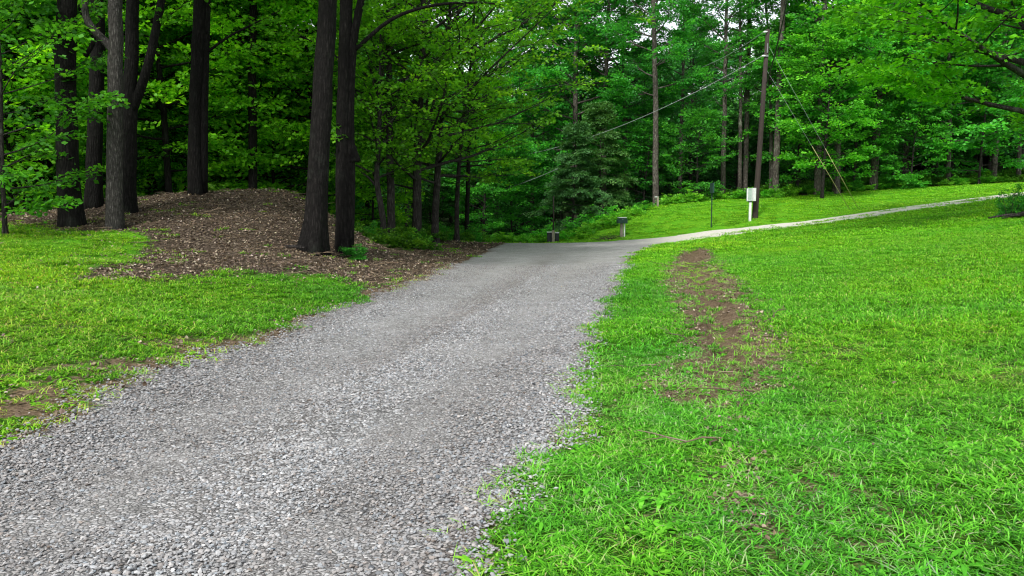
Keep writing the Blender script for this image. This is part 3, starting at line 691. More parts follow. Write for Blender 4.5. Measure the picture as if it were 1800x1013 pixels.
class Tree:
    def __init__(s, seed):
        s.r = np.random.RandomState(seed); s.tr = MB(); s.sp = []   # sprays: pos, dir, len, tone
    def trunk(s, pts, r0, r1, seg=12, flare=.5, n=26):
        pts = np.asarray(pts, float)
        t = np.r_[0, np.cumsum(np.linalg.norm(np.diff(pts, axis=0), axis=1))]; T = np.linspace(0, t[-1], n)
        # smooth resample
        P = np.stack([np.interp(T, t, pts[:, k]) for k in range(3)], -1)
        for _ in range(3): P[1:-1] = (P[:-2] + 2 * P[1:-1] + P[2:]) / 4
        P[1:-1, :2] += s.r.normal(0, .012 * r0 * 4, (n - 2, 2))
        rad = r1 + (r0 - r1) * (1 - T / t[-1]) ** .75
        s.tr.tube(P, rad, seg, flare, int(s.r.randint(4, 6)), ph=s.r.rand() * 6)
        s.P, s.rad, s.len = P, rad, t[-1]
        return P, rad
    def limb(s, p0, az, el, L, r0, up=.25, sub=5, sprays=14, spl=.75, tone=.5, droop=0.0, subl=.42, leafy=True):
        r = s.r; n = 8; P = [np.array(p0, float)]; d = np.array([math.cos(az) * math.cos(el), math.sin(az) * math.cos(el), math.sin(el)])
        st = L / (n - 1)
        for i in range(n - 1):
            d = d + np.array([r.normal(0, .10), r.normal(0, .10), r.normal(0, .05) + up * .16 - droop * .16 * i / n]); d /= np.linalg.norm(d)
            P.append(P[-1] + d * st)
        P = np.array(P); rad = np.linspace(r0, r0 * .18, n)
        s.tr.tube(P, rad, 5, cap=False)
        if leafy: s._sprays(P, L, max(3, int(sprays * .45)), spl, tone, .35)
        for k in range(sub):
            t = .22 + .73 * (k + r.rand() * .7) / max(sub, 1); i = min(int(t * (n - 1)), n - 2); q = P[i] + (P[i + 1] - P[i]) * (t * (n - 1) - i)
            dd = unit(P[i + 1] - P[i]); a2 = math.atan2(dd[1], dd[0]) + (1 if k % 2 else -1) * r.uniform(.5, 1.05)
            e2 = math.asin(np.clip(dd[2], -1, 1)) * .6 + r.normal(0, .14)
            l2 = L * subl * (1.15 - .6 * t) * r.uniform(.7, 1.2)
            m = 5; d2 = np.array([math.cos(a2) * math.cos(e2), math.sin(a2) * math.cos(e2), math.sin(e2)]); PP = [q]
            for j in range(m - 1):
                d2 = unit(d2 + np.array([r.normal(0, .12), r.normal(0, .12), r.normal(0, .06) + up * .08 - droop * .10])); PP.append(PP[-1] + d2 * l2 / (m - 1))
            PP = np.array(PP); s.tr.tube(PP, np.linspace(r0 * .42 * (1.1 - t * .7), .006, m), 4, cap=False)
            if leafy: s._sprays(PP, l2, max(3, int(sprays * .55 / max(sub, 1) * 2)), spl * .9, tone, .15)
        return P
    def _sprays(s, P, L, k, spl, tone, t0):
        r = s.r; t = t0 + (1 - t0) * r.rand(k) ** .8; f = t * (len(P) - 1); i = np.minimum(f.astype(int), len(P) - 2)
        q = P[i] + (P[i + 1] - P[i]) * (f - i)[:, None]; d = unit(P[i + 1] - P[i])
        a = np.arctan2(d[:, 1], d[:, 0]) + r.normal(0, .75, k)
        D = unit(np.stack([np.cos(a), np.sin(a), np.clip(d[:, 2], -.5, .8) * .5 + r.normal(0, .18, k)], -1))
        s.sp.append(np.hstack([q, D, (spl * r.uniform(.6, 1.25, k))[:, None], np.clip(tone + .3 * (t - .5) + r.normal(0, .13, k), 0, 1)[:, None]]))  # inner leaves toned darker, outer lighter: crown shade put into colour
    def leaves(s, leafL, per=16, flat=.30, wr=.36, nd=.45, cull=None):
        r = s.r; S = np.vstack(s.sp)
        if cull is not None: S = S[cull(S)]
        n = len(S); q, D, l, tone = S[:, :3], S[:, 3:6], S[:, 6], S[:, 7]
        up = np.array([0, 0, 1.0]); side = unit(np.cross(D, up)); Np = unit(np.cross(side, D) + r.normal(0, flat, (n, 3)))
        side = unit(np.cross(D, Np))
        u = np.tile((np.arange(per) + .5) / per, (n, 1)) + r.normal(0, .04, (n, per)); sg = np.where(np.arange(per) % 2, 1.0, -1.0)[None]
        spread = (.15 + .85 * np.sin(np.clip(u, 0, 1) * PI * .85 + .25)) * l[:, None] * .34 * r.rand(n, per)
        base = q[:, None] + D[:, None] * (u * l[:, None])[..., None] + side[:, None] * (sg * spread)[..., None]
        base[..., 2] -= (u ** 2 * l[:, None] * .16)
        base += r.normal(0, .03, base.shape) * l[:, None, None] * 1.2
        ld = unit(D[:, None] * .75 + side[:, None] * (sg * .75)[..., None] + r.normal(0, .32, base.shape))
        ln = unit(Np[:, None] + r.normal(0, nd, base.shape))
        V = leaf_quads(base.reshape(-1, 3), ld.reshape(-1, 3), ln.reshape(-1, 3), (leafL * r.uniform(.65, 1.2, n * per)), wr)
        bt = np.clip(tone[:, None] + r.normal(0, .12, (n, per)), 0, 1).ravel()
        return V, np.repeat(bt, 4)
    def crown_from(s, P, rad, z0, R_, prof, nl, el0=.5, el1=1.0, asym=None, **kw):
        """limbs all along a trunk path from height z0 up"""
        zs = P[:, 2]; top = zs[-1]; r = s.r; az = r.rand() * 6.28
        for k in range(nl):
            t = (k + r.rand()) / nl; z = z0 + (top - z0) * t ** .9 * .97
            p = np.array([np.interp(z, zs, P[:, 0]), np.interp(z, zs, P[:, 1]), z]); rr_ = np.interp(z, zs, rad)
            az += 2.4 + r.normal(0, .35); L = R_ * prof(t) * r.uniform(.75, 1.2)
            if asym: L *= max(.25, 1 + asym[0] * math.cos(az - asym[1]))
            s.limb(p, az, el0 + (el1 - el0) * t + r.normal(0, .1), max(L, .4), min(rr_ * .5, .012 + L * .016), **kw)
    def finish(s, root, bark, leafm, leafL, per=16, crown_name='crown', **kw):
        t = link('trunk', s.tr.mesh('trunk', True), bark, root)
        V, bt = s.leaves(leafL, per, **kw)
        c = link(crown_name, npmesh('crown', V, np.arange(len(V)).reshape(-1, 4), attrs={'bt': ('FLOAT', bt)}, smooth=False), leafm, root)
        return t, c

def prof_round(t): return (.45 + .75 * math.sin(PI * min(1, .12 + .86 * t))) * (1 if t < .75 else 1 - (t - .75) * 1.6)
def prof_cone(t): return 1.05 - .9 * t
def prof_tall(t): return .75 + .35 * math.sin(PI * t) - .55 * max(0, t - .7) / .3

NLEAF = [0]
def build_proto(kind, seed):
    T = Tree(seed); r = T.r
    def path(Hh, bend):
        a, b = r.normal(0, bend, 2); c, d = r.normal(0, bend, 2)
        return [(0, 0, -.3), (a * .3, b * .3, Hh * .33), (a, b, Hh * .66), (a + c, b + d, Hh)]
    if kind == 'tall':
        P, rad = T.trunk(path(23, .35), .24, .04); T.crown_from(P, rad, 4.5, 4.2, prof_tall, 52, .10, .9, sub=5, sprays=22, spl=1.15, up=.15); a = dict(leafL=.23, per=18)
    elif kind == 'open':
        P, rad = T.trunk(path(24, .4), .22, .04); T.crown_from(P, rad, 7.5, 3.6, prof_tall, 36, .2, 1.0, sub=6, sprays=22, spl=1.0, up=.3); a = dict(leafL=.17, per=24)
    elif kind == 'mid':
        P, rad = T.trunk(path(12, .3), .13, .02); T.crown_from(P, rad, 1.6, 3.5, prof_round, 42, .05, .8, sub=5, sprays=21, spl=1.0, up=.12); a = dict(leafL=.20, per=18)
    elif kind == 'young':
        P, rad = T.trunk(path(7, .2), .07, .012); T.crown_from(P, rad, .5, 2.5, prof_round, 34, .05, .8, sub=4, sprays=13, spl=.8, up=.1); a = dict(leafL=.17, per=16)
    elif kind == 'shrub':
        for q in range(5):
            az = r.rand() * 6.28; T.limb((0, 0, -.1), az, r.uniform(.7, 1.3), r.uniform(1.3, 2.3), .03, sub=5, sprays=22, spl=.55, up=-.1, tone=.55)
        for q in range(8):
            az = r.rand() * 6.28; T.limb((0, 0, -.05), az, r.uniform(.15, .7), r.uniform(.8, 1.7), .02, sub=4, sprays=20, spl=.5, up=0, tone=.5)
        a = dict(leafL=.13, per=14)
    elif kind == 'hemlock':
        P, rad = T.trunk(path(12, .15), .14, .02); T.crown_from(P, rad, .3, 3.9, prof_cone, 60, -.05, .35, sub=7, sprays=26, spl=.85, up=-.05, droop=.5, tone=.55, subl=.5); a = dict(leafL=.19, per=24, wr=.22, nd=.3)
    elif kind == 'pine':
        P, rad = T.trunk(path(27, .3), .20, .05); T.crown_from(P, rad, 14, 3.0, prof_round, 26, .2, .7, sub=5, sprays=16, spl=1.0, up=.2); a = dict(leafL=.24, per=16, wr=.28)
    return T, a
PROTO = {}
def proto(kind, v):
    """first call builds the meshes; every tree of the kind shares them"""
    k = (kind, v)
    if k not in PROTO:
        T, a = build_proto(kind, 300 + v * 17 + len(kind) * 7)
        V, bt = T.leaves(a.pop('leafL'), a.pop('per'), **a)
        NLEAF[0] += len(V) // 4
        cm = npmesh('crown', V, np.arange(len(V)).reshape(-1, 4), attrs={'bt': ('FLOAT', bt)}, smooth=False)
        cm.materials.append(M['needle'] if kind == 'hemlock' else M['leaf'])
        tm = T.tr.mesh('trunk', True); tm.materials.append(M['bark'])
        PROTO[k] = (tm, cm)
    return PROTO[k]
def put_tree(kind, v, x, y, s, label, cat='tree', name='tree', group=None, tint=(1, 1, 1), bark=(1, 1, 1), rz=None, lean=(0, 0), zs=1.0, dz=0, cool=1.0):
    tm, cm = proto(kind, v)
    rz = random.random() * 6.28 if rz is None else rz
    o = thing(name, label, cat, (x, y, H1(x, y) + dz), group)
    o.rotation_euler = (lean[0], lean[1], rz); o.scale = (s, s, s * zs)
    t = bpy.data.objects.new('stems' if kind == 'shrub' else 'trunk', tm); COL.objects.link(t); t.parent = o; t.color = tuple(bark) + (1,)
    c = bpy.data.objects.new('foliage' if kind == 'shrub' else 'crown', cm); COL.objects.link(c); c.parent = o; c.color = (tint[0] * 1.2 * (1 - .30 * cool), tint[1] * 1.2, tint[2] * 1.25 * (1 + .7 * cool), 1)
    return o
random.seed(4)

# ---- hero trees in the left wood, trunks traced as world paths
def hero(name, label, base, Y, pxpath, w0, w1, Htop, z0, Rc, nl, leafL=.15, seed=1, bark='bark', tint=(1, 1, 1), btint=(1, 1, 1), forks=(), asym=None, el=(.3, .9), flare=.5, spl=.85, per=16, sprays=15, prof=prof_tall, extra=None, group=None, sub=5, tone=.5, stems=()):
    p0 = at(base[0], base[1], Y); x0, y0 = p0[0], p0[1]; z_ = H1(x0, y0)
    root = thing(name, label, 'tree', (x0, y0, z_), group); px_left = base[0] < 640
    T = Tree(seed)
    def loc(px, py, dy=0): q = at(px, py, Y + dy); return (q[0] - x0, q[1] - y0, q[2] - z_)
    pts = [(0, 0, -.35), (0, 0, .1)] + [loc(*p) for p in pxpath]
    d = np.array(pts[-1]) - np.array(pts[-2]); d /= np.linalg.norm(d); d = d * .4 + np.array([0, 0, .75]); d /= np.linalg.norm(d)
    last = np.array(pts[-1]); rem = Htop - last[2]
    if rem > 0: pts += [tuple(last + d * rem * .5), tuple(last + d * rem)]
    k = Y / F
    P, rad = T.trunk(pts, w0 * k / 2, max(w1 * k / 2 * .25, .03), flare=flare, n=34, seg=16)
    for pa, ra, rb in forks:   # extra stems / limbs: pixel paths with widths in pixels
        q = np.array([loc(*p) for p in pa]); t = np.r_[0, np.cumsum(np.linalg.norm(np.diff(q, axis=0), axis=1))]; TT = np.linspace(0, t[-1], 14)
        Q = np.stack([np.interp(TT, t, q[:, i]) for i in range(3)], -1)
        for _ in range(2): Q[1:-1] = (Q[:-2] + 2 * Q[1:-1] + Q[2:]) / 4
        T.tr.tube(Q, np.linspace(ra * k / 2, rb * k / 2, 14), 10, cap=True)
        T._sprays(Q, t[-1], 6, .5, .5, .6)
    T.crown_from(P, rad, z0, Rc, prof, nl, el[0], el[1], asym=asym, sub=sub, sprays=sprays, spl=spl, up=.2, tone=tone)
    t_, c_ = T.finish(root, M[bark], M['leaf'], leafL, per)
    t_.color = tuple(q * (.33 if Y < 30 and px_left and bark != 'barkpale' else (.6 if bark == 'barkpale' else 1.0)) for q in btint) + (1,); c_.color = (tint[0] * 1.4, tint[1] * 1.35, tint[2] * 1.2, 1)  # left bark tinted down so trunks read as backlit silhouettes
    NLEAF[0] += len(c_.data.polygons)
    return root
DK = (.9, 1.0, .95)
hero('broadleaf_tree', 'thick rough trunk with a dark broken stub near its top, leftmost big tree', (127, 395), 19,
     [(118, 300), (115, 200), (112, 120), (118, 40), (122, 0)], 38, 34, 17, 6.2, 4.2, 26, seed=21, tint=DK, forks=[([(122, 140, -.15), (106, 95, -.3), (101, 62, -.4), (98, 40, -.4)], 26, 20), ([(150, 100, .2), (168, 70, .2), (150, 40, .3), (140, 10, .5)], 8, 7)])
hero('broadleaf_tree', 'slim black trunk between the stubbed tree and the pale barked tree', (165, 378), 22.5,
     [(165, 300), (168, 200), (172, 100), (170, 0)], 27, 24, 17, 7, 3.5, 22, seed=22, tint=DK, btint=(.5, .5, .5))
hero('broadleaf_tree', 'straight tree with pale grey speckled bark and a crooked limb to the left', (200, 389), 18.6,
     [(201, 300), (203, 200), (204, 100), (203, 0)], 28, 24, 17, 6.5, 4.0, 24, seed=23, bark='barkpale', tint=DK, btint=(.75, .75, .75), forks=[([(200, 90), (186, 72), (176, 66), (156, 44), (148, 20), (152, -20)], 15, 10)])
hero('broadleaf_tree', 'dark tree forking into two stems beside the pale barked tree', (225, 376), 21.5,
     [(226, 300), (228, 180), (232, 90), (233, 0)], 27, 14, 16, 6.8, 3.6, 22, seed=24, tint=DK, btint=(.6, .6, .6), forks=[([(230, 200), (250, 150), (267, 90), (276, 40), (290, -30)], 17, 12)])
hero('broadleaf_tree', 'tall black twin stemmed tree on top of the leaf covered mound', (345, 337), 24,
     [(344, 250), (346, 150), (350, 60), (353, 0)], 27, 24, 19, 7.5, 4.2, 26, seed=25, tint=DK, btint=(.5, .5, .5), forks=[([(358, 338), (359, 200), (362, 90), (366, -20), (366, -150)], 14, 9), ([(360, 95), (400, 65), (450, 40), (490, 20)], 5, 2)])
hero('broadleaf_tree', 'huge dark trunk with spreading roots, left one of the pair beside the road', (548, 450), 20,
     [(557, 350), (564, 220), (570, 120), (577, 0)], 39, 30, 19, 7.0, 4.5, 24, seed=26, btint=(.75, .75, .75), flare=.95, tint=(.9, .95, .9))
hero('broadleaf_tree', 'knobbly trunk with ivy at its foot and a long arching bough, right of roadside pair', (602, 441), 21.3,
     [(602, 350), (603, 220), (606, 120), (609, 0)], 27, 26, 19, 7.4, 4.5, 24, seed=27, btint=(.7, .7, .7), flare=.5, tint=(.9, .95, .9),
     forks=[([(612, 441), (615, 350), (618, 270), (612, 240), (620, 60), (640, -20), (650, -60)], 20, 12), ([(624, 285), (615, 250), (611, 225)], 22, 10),
            ([(621, 90), (640, 75), (665, 48), (700, 25), (760, 8), (830, 3), (880, 8)], 8, 3)])
hero('maple_tree', 'leafy tree with forked limbs reaching over the road, right of the roadside pair', (733, 430), 33.5,
     [(733, 330), (734, 250), (738, 190), (742, 90), (745, 0)], 17, 10, 15.5, 2.3, 6.8, 46, leafL=.17, seed=28, asym=(.35, 0.0), prof=prof_round, tint=(1.25, 1.2, .9), el=(.15, .9), spl=1.0,
     forks=[([(735, 250), (760, 190), (778, 120)], 8, 4), ([(738, 200), (715, 160), (700, 100)], 6, 3)], btint=(.9, .9, .9))
hero('maple_tree', 'crooked thin tree leaning left just beyond the roadside pair', (675, 432), 31,
     [(672, 370), (661, 325), (664, 280), (668, 200)], 12, 7, 8.5, 2.5, 3.2, 26, leafL=.16, seed=29, tint=(1.35, 1.25, .8), forks=[([(664, 330), (648, 312), (628, 298)], 5, 2)])
hero('maple_tree', 'straight brown trunk right of the crooked thin tree', (688, 432), 32.5,
     [(687, 330), (685, 270), (684, 150), (684, 0)], 15, 11, 15, 4.0, 3.8, 30, leafL=.17, seed=30, tint=(1.1, 1.1, .9), el=(.2, .9))
hero('maple_tree', 'short leafy tree right of the forked tree with sprays above the road edge', (765, 430), 35,
     [(765, 380), (768, 330), (775, 200), (790, 60)], 14, 7, 12, 2.6, 4.8, 36, leafL=.18, seed=31, asym=(.3, 0), tint=(1.3, 1.2, .85), el=(.1, .8))
hero('maple_tree', 'thin tree near the end of the left wood with leaves hanging to the road', (803, 425), 38,
     [(803, 360), (806, 300), (815, 200), (830, 100)], 9, 6, 11.5, 3.0, 4.6, 34, leafL=.19, seed=32, asym=(.3, -.4), tint=(1.35, 1.25, .9), el=(.1, .8))
hero('maple_tree', 'spreading tree at the right edge whose low boughs hang over the lawn', (1838, 378), 26.5,
     [(1832, 330), (1835, 250), (1830, 120), (1835, 0)], 34, 20, 13.5, 2.2, 6.4, 38, leafL=.20, seed=33, sprays=75, sub=10, asym=(.25, PI), prof=lambda t: .55 + .75 * math.sin(PI * min(1, .1 + .9 * t)), tint=(1.3, 1.45, .8), el=(.2, .8), spl=1.0, per=18, tone=.5)
# ---- left wood, thinner trees behind (individuals one can see)
LW = [(50, 380, 27, 'mid', 'thin dark trunk standing left of the stubbed tree', .95), (72, 378, 28, 'open', 'slim straight trunk second from the left edge', .7),
      (88, 378, 29, 'mid', 'curved thin trunk just left of the stubbed tree', .9), (22, 385, 26, 'young', 'small bent sapling at the far left edge', 1.1),
      (443, 336, 31, 'open', 'slim dark tree behind the bare top of the mound', .85), (415, 337, 33, 'mid', 'thin tree left of the slim one behind the mound', 1.0),
      (405, 337, 36, 'mid', 'curved slender tree deepest behind the mound', .95), (470, 337, 35, 'mid', 'leafy tree behind the right half of the mound', 1.1),
      (510, 340, 38, 'mid', 'leafy tree seen just left of the huge roadside trunk', 1.15), (300, 350, 30, 'mid', 'dark leafy tree between forked tree and the mound twins', 1.05),
      (270, 360, 34, 'tall', 'tall dense tree behind the forked tree', .8), (645, 430, 40, 'mid', 'bright leafy tree seen behind the pair of roadside trunks', 1.0),
      (560, 400, 33, 'mid', 'leafy tree hidden behind the huge roadside trunk', 1.0), (820, 425, 42, 'open', 'very thin trunk last in the left wood', .6)]
for i, (px, py, Y_, kind, lab, s) in enumerate(LW):
    q = at(px, py, Y_); put_tree(kind, i % 3, q[0], Y_, s, lab, name='broadleaf_tree', tint=((2.1, 1.9, .9), (2.5, 2.2, .9), (1.7, 1.65, .8))[i % 3], bark=(.4, .4, .4), cool=0)  # backlight painted by tint: leaves brightened, bark darkened
for i, (px, py, Y_, s, tint, lab) in enumerate([(35, 378, 33, .9, (1.9, 1.7, .8), 'young tree with sunlit yellow green tint glimpsed between the far left trunks'),
        (105, 376, 34, .8, (2.0, 1.7, .8), 'young tree with sunlit tint glimpsed left of the stubbed tree foot'),
        (205, 368, 31, .6, (2.0, 1.7, .8), 'low young tree with sunlit tint glimpsed behind the pale barked tree'),
        (655, 425, 36, .9, (2.0, 1.7, .8), 'young tree with sunlit tint glimpsed right of the roadside pair'),
        (530, 380, 40, 1.3, (1.7, 1.6, .8), 'young tree with sunlit tint glimpsed just behind the huge roadside trunk'),
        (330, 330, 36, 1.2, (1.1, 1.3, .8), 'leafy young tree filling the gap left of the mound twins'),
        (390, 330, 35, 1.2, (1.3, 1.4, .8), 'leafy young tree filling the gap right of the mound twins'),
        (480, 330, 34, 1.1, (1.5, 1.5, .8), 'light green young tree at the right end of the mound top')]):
    q = at(px, py, Y_); put_tree('young', i % 3, q[0], Y_, s, lab, name='young_tree', tint=(tint[0] * 1.25, tint[1] * 1.2, tint[2]), bark=(.4, .4, .4), cool=0)  # bright leaf tint stands for sunlight reaching the understory
# small understory tree whose leaves hang left of the stubbed tree
q = at(40, 395, 17.5)
put_tree('young', 1, q[0] - .6, 17.8, .8, 'low leafy sapling in front of the wood at the far left', name='sapling', tint=(.9, 1.05, .9), cool=0)
q = at(980, 300, 55)
# ---- right wood: trunks along the top of the bank
RW = [  # px, base py, Y, kind, scale, tint, label
    (1153, 352, 54, 'open', 1.0, (.85, 1.0, 1.0), 'tall grey trunk above the short white post on the bank'),
    (1060, 372, 60, 'open', 1.05, (.7, .85, .85), 'dark bare trunk high behind the drooping evergreen'),
    (1195, 352, 60, 'open', .78, (.75, .95, .85), 'tall dense tree between the grey trunk and the green steel post'),
    (1270, 355, 56, 'open', .85, (.9, 1.0, .9), 'slim straight trunk right of the green steel post'),
    (1300, 352, 57, 'pine', .75, (.9, 1.0, .9), 'thin trunk just left of the metal box on its post'),
    (1309, 351, 58, 'pine', 1.0, (.95, 1.05, .9), 'pale tall trunk directly behind the metal box'),
    (1362, 350, 55, 'pine', 1.1, (1.0, 1.05, .9), 'tall grey trunk just right of the utility pole'),
    (1355, 351, 57, 'open', .7, (1.0, 1.0, .9), 'thin trunk half hidden behind the utility pole'),
    (1436, 346, 54, 'tall', .95, (1.25, 1.2, .9), 'brown trunk under bright leaves left of the guy wires'),
    (1470, 343, 55, 'tall', 1.0, (1.1, 1.15, .9), 'brown trunk behind the two guy wires'),
    (1535, 335, 56, 'tall', 1.15, (.95, 1.1, .9), 'thickest dark trunk at the back of the right lawn'),
    (1590, 332, 62, 'tall', 1.0, (.8, .95, .9), 'tall dense tree right of the thickest trunk'),
    (1667, 327, 58, 'mid', 1.3, (1.0, 1.1, .95), 'tree with low layered boughs right of the round bush'),
    (1745, 323, 60, 'tall', .95, (.85, 1.0, .9), 'thin dark trunk seen under the overhanging boughs'),
    (1790, 322, 62, 'mid', 1.3, (.9, 1.05, .9), 'dense tree at the right edge behind the lane'),
    (1100, 370, 62, 'tall', .95, (.75, .9, .9), 'tall dark tree behind the green mailbox'),
    (1010, 385, 60, 'tall', 1.05, (.7, .9, .85), 'tall tree rising behind the drooping evergreen'),
    (935, 395, 62, 'tall', .85, (.85, 1.1, .9), 'tall tree in the dip beyond the road crest'),
    (870, 400, 60, 'tall', .95, (.8, 1.0, .9), 'tall tree beyond the left verge of the crest')]
for i, (px, py, Y_, kind, s, tint, lab) in enumerate(RW):
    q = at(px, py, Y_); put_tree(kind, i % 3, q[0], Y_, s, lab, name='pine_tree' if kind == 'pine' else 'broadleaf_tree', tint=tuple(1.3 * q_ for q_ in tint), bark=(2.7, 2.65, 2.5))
q = at(1008, 400, 51.5); put_tree('hemlock', 0, q[0], 52, .64, 'grey green drooping evergreen at the edge of the dip', name='hemlock_tree', cat='evergreen', tint=(.8, 1.1, .85), cool=0)
q = at(1055, 390, 54); put_tree('hemlock', 1, q[0], 54.5, .75, 'darker green drooping evergreen behind the green mailbox', name='hemlock_tree', cat='evergreen', tint=(.8, 1.05, .6), cool=0)
YT = [(1445, 345, 51.5, 'mid', .85, (1.7, 1.45, .8), 'bright yellow green young tree standing over the guy wires'),
      (1225, 356, 54, 'young', .85, (1.1, 1.1, .9), 'low spreading young tree behind the green steel post'),
      (1600, 331, 55, 'young', .95, (1.3, 1.3, .9), 'round green bush tree right of the thickest trunk'),
      (1500, 340, 57, 'mid', .9, (1.1, 1.15, .8), 'leafy young tree between the guy wires and the thickest trunk'),
      (1400, 348, 57, 'mid', .95, (1.1, 1.15, .85), 'leafy young tree right of the utility pole'),
      (1720, 325, 57, 'young', 1.25, (1.0, 1.15, .9), 'layered young tree under the overhanging boughs'),
      (1670, 328, 62, 'mid', 1.1, (.85, 1.05, .8), 'dark green young tree deep behind the right lawn'),
            (1130, 366, 57, 'young', .95, (.8, 1.0, .8), 'dark young tree behind the short white post'),
      (900, 405, 55, 'young', 1.1, (.8, 1.0, .8), 'young tree in the shade of the dip'),
      (850, 410, 52, 'mid', .8, (1.0, 1.15, .85), 'leafy tree just past the left verge at the crest')]
for i, (px, py, Y_, kind, s, tint, lab) in enumerate(YT):
    q = at(px, py, Y_); put_tree(kind, (i + 1) % 3, q[0], Y_, s, lab, name='young_tree', tint=tint, bark=(.9, .9, .9))
# shrubs
SH = [(950, 415, 50, .75, (1.3, 1.5, .9), 'low bright bush behind the waste bins'), (890, 420, 49, .5, (1.5, 1.6, .9), 'small pale bush left of the waste bins'),
      (1020, 412, 49, .7, (1.1, 1.3, .8), 'leafy bush between the waste bins and the green mailbox'), (1055, 398, 50.5, .75, (1.2, 1.4, .8), 'bush on the slope left of the green mailbox'),
      (1000, 420, 47, .35, (1.5, 1.6, .8), 'small weed bush just right of the waste bins'), (1125, 372, 52, .5, (1.0, 1.2, .8), 'bush left of the short white post'),
      (1200, 357, 54.5, .35, (1.2, 1.3, .8), 'little bush left of the green steel post'), (1350, 350, 54.2, .4, (1.5, 1.5, .8), 'little bush right of the utility pole foot'),
      (1300, 352, 55, .35, (.9, 1.1, .8), 'little bush left of the metal box'), (1560, 333, 56.5, .55, (1.1, 1.25, .9), 'bush right of the thickest trunk on the far lawn edge'),
      (1600, 331, 55, .7, (1.2, 1.3, .9), 'wide bush at the back of the right lawn'), (1495, 340, 56, .6, (1.1, 1.2, .8), 'bush between the brown trunk and the thickest trunk'),
      (640, 432, 29, .45, (.7, .8, .7), 'dark bush behind the foot of the roadside pair'), (710, 430, 36, .5, (.9, 1.1, .8), 'bush between the straight brown trunk and the forked tree'),
      (785, 428, 39, .5, (.9, 1.1, .8), 'bush low between the last thin trunks of the left wood'), (830, 424, 42, .5, (.9, 1.1, .8), 'bush at the end of the left wood')]
for i, (px, py, Y_, s, tint, lab) in enumerate(SH):
    q = at(px, py, Y_); put_tree('shrub', i % 3, q[0], Y_, s, lab, 'bush', 'shrub', tint=tint)
# dark shrub and cut wood at the foot of the right edge tree
q = at(1774, 381, 26.2); put_tree('shrub', 2, q[0], 26.2, .36, 'dark scraggly bush on the lawn under the overhanging boughs', 'bush', 'shrub', tint=(.6, .8, .5), zs=1.9)
# ivy at the foot of the roadside tree
q = at(622, 441, 20.9); put_tree('shrub', 1, q[0], 20.9, .27, 'ivy clump at the foot of the right roadside trunk', 'ivy', 'ivy_clump', tint=(.6, .8, .6))

# ---- the far wood: one mass of more trees behind (stuff)
def lowtree(seed, Hh, Rr, z0, nl, leafL, per):
    T = Tree(seed); P, rad = T.trunk([(0, 0, -.3), (.1, 0, Hh * .5), (0, .2, Hh)], .2, .04, n=8, seg=7)
    T.crown_from(P, rad, z0, Rr, prof_tall, nl, .1, .9, sub=4, sprays=12, spl=1.5, up=.15)
    V, bt = T.leaves(leafL, per); tm_V = np.vstack(T.tr.V); tq = np.vstack(T.tr.Q); n = len(V)
    Q = np.vstack([np.arange(n).reshape(-1, 4), tq + n])
    mt = [np.vstack(T.tr.T) + n] if T.tr.T else []
    return dict(V=np.vstack([V, tm_V]), Q=Q, bt=np.r_[bt, np.zeros(len(tm_V))], mq=np.r_[np.zeros(n // 4, int), np.ones(len(tq), int)],
                T=mt[0] if mt else None, mt=np.ones(len(mt[0]), int) if mt else None)
FW = [lowtree(501, 20, 4.2, 3.0, 32, .42, 12), lowtree(502, 23, 4.0, 5.0, 32, .42, 12), lowtree(503, 9, 3.6, .6, 26, .36, 12), lowtree(504, 22, 4.0, 9.0, 26, .42, 12)]
r2 = np.random.RandomState(77)
xs, ys = [], []
for _ in range(9000):
    x = r2.uniform(-95, 95); y = r2.uniform(26, 112)
    if abs(x) > .75 * y + 14: continue
    right = x > -6
    if right and y < 64 + (4 if x > 10 else 0): continue
    if not right and y < 40 - .45 * (x + 6) * (-1) * 0: continue
    if not right and x > -10 and y < 46: continue
    if litter_sd(np.array([x]), np.array([y]))[0] < 1: continue
    if any((x - a) ** 2 + (y - b) ** 2 < (3.3 if y < 75 else 3.9) ** 2 for a, b in zip(xs, ys)): continue
    if y > 82 and r2.rand() < .4: continue
    xs.append(x); ys.append(y)
for _ in range(400):   # the wood's left flank beside the lawn
    x = r2.uniform(-34, -16.5); y = r2.uniform(20, 42)
    if y < 24 and x > -19: continue
    if any((x - a) ** 2 + (y - b) ** 2 < 3.4 ** 2 for a, b in zip(xs, ys)): continue
    xs.append(x); ys.append(y)
nb_ = len(xs)
for _ in range(2500):   # low dense belt closing the back of the wood
    a_ = r2.uniform(-.85, .85); d_ = r2.uniform(98, 112); x = d_ * math.sin(a_); y = d_ * math.cos(a_)
    if any((x - a) ** 2 + (y - b) ** 2 < 2.9 ** 2 for a, b in zip(xs[nb_:], ys[nb_:])): continue
    xs.append(x); ys.append(y)
x = np.array(xs); y = np.array(ys); n = len(x); belt = np.arange(n) >= nb_; print('far wood', n)
v = r2.uniform(.9, 2.1, n); tint = np.stack([v * r2.uniform(.7, 1.15, n), v, v * r2.uniform(.8, 1.4, n)], -1)
m2, nt, out = newmat('farbark'); b = NB(nt); tcn = b.n('ShaderNodeTexCoord'); pr = b.n('ShaderNodeBsdfPrincipled')
b.L(b.ramp(b.noise(tcn.outputs['Object'], 6, 4), [(.3, (.012, .01, .009)), (.7, (.06, .05, .045))]), pr.inputs['Base Color']); pr.inputs['Roughness'].default_value = .9; b.L(pr.outputs[0], out.inputs[0])
M['farleaf'] = leaf_mat('farleaf', [(0, (.015, .065, .018)), (.5, (.042, .17, .036)), (1, (.10, .33, .065))], .45, inst=True)
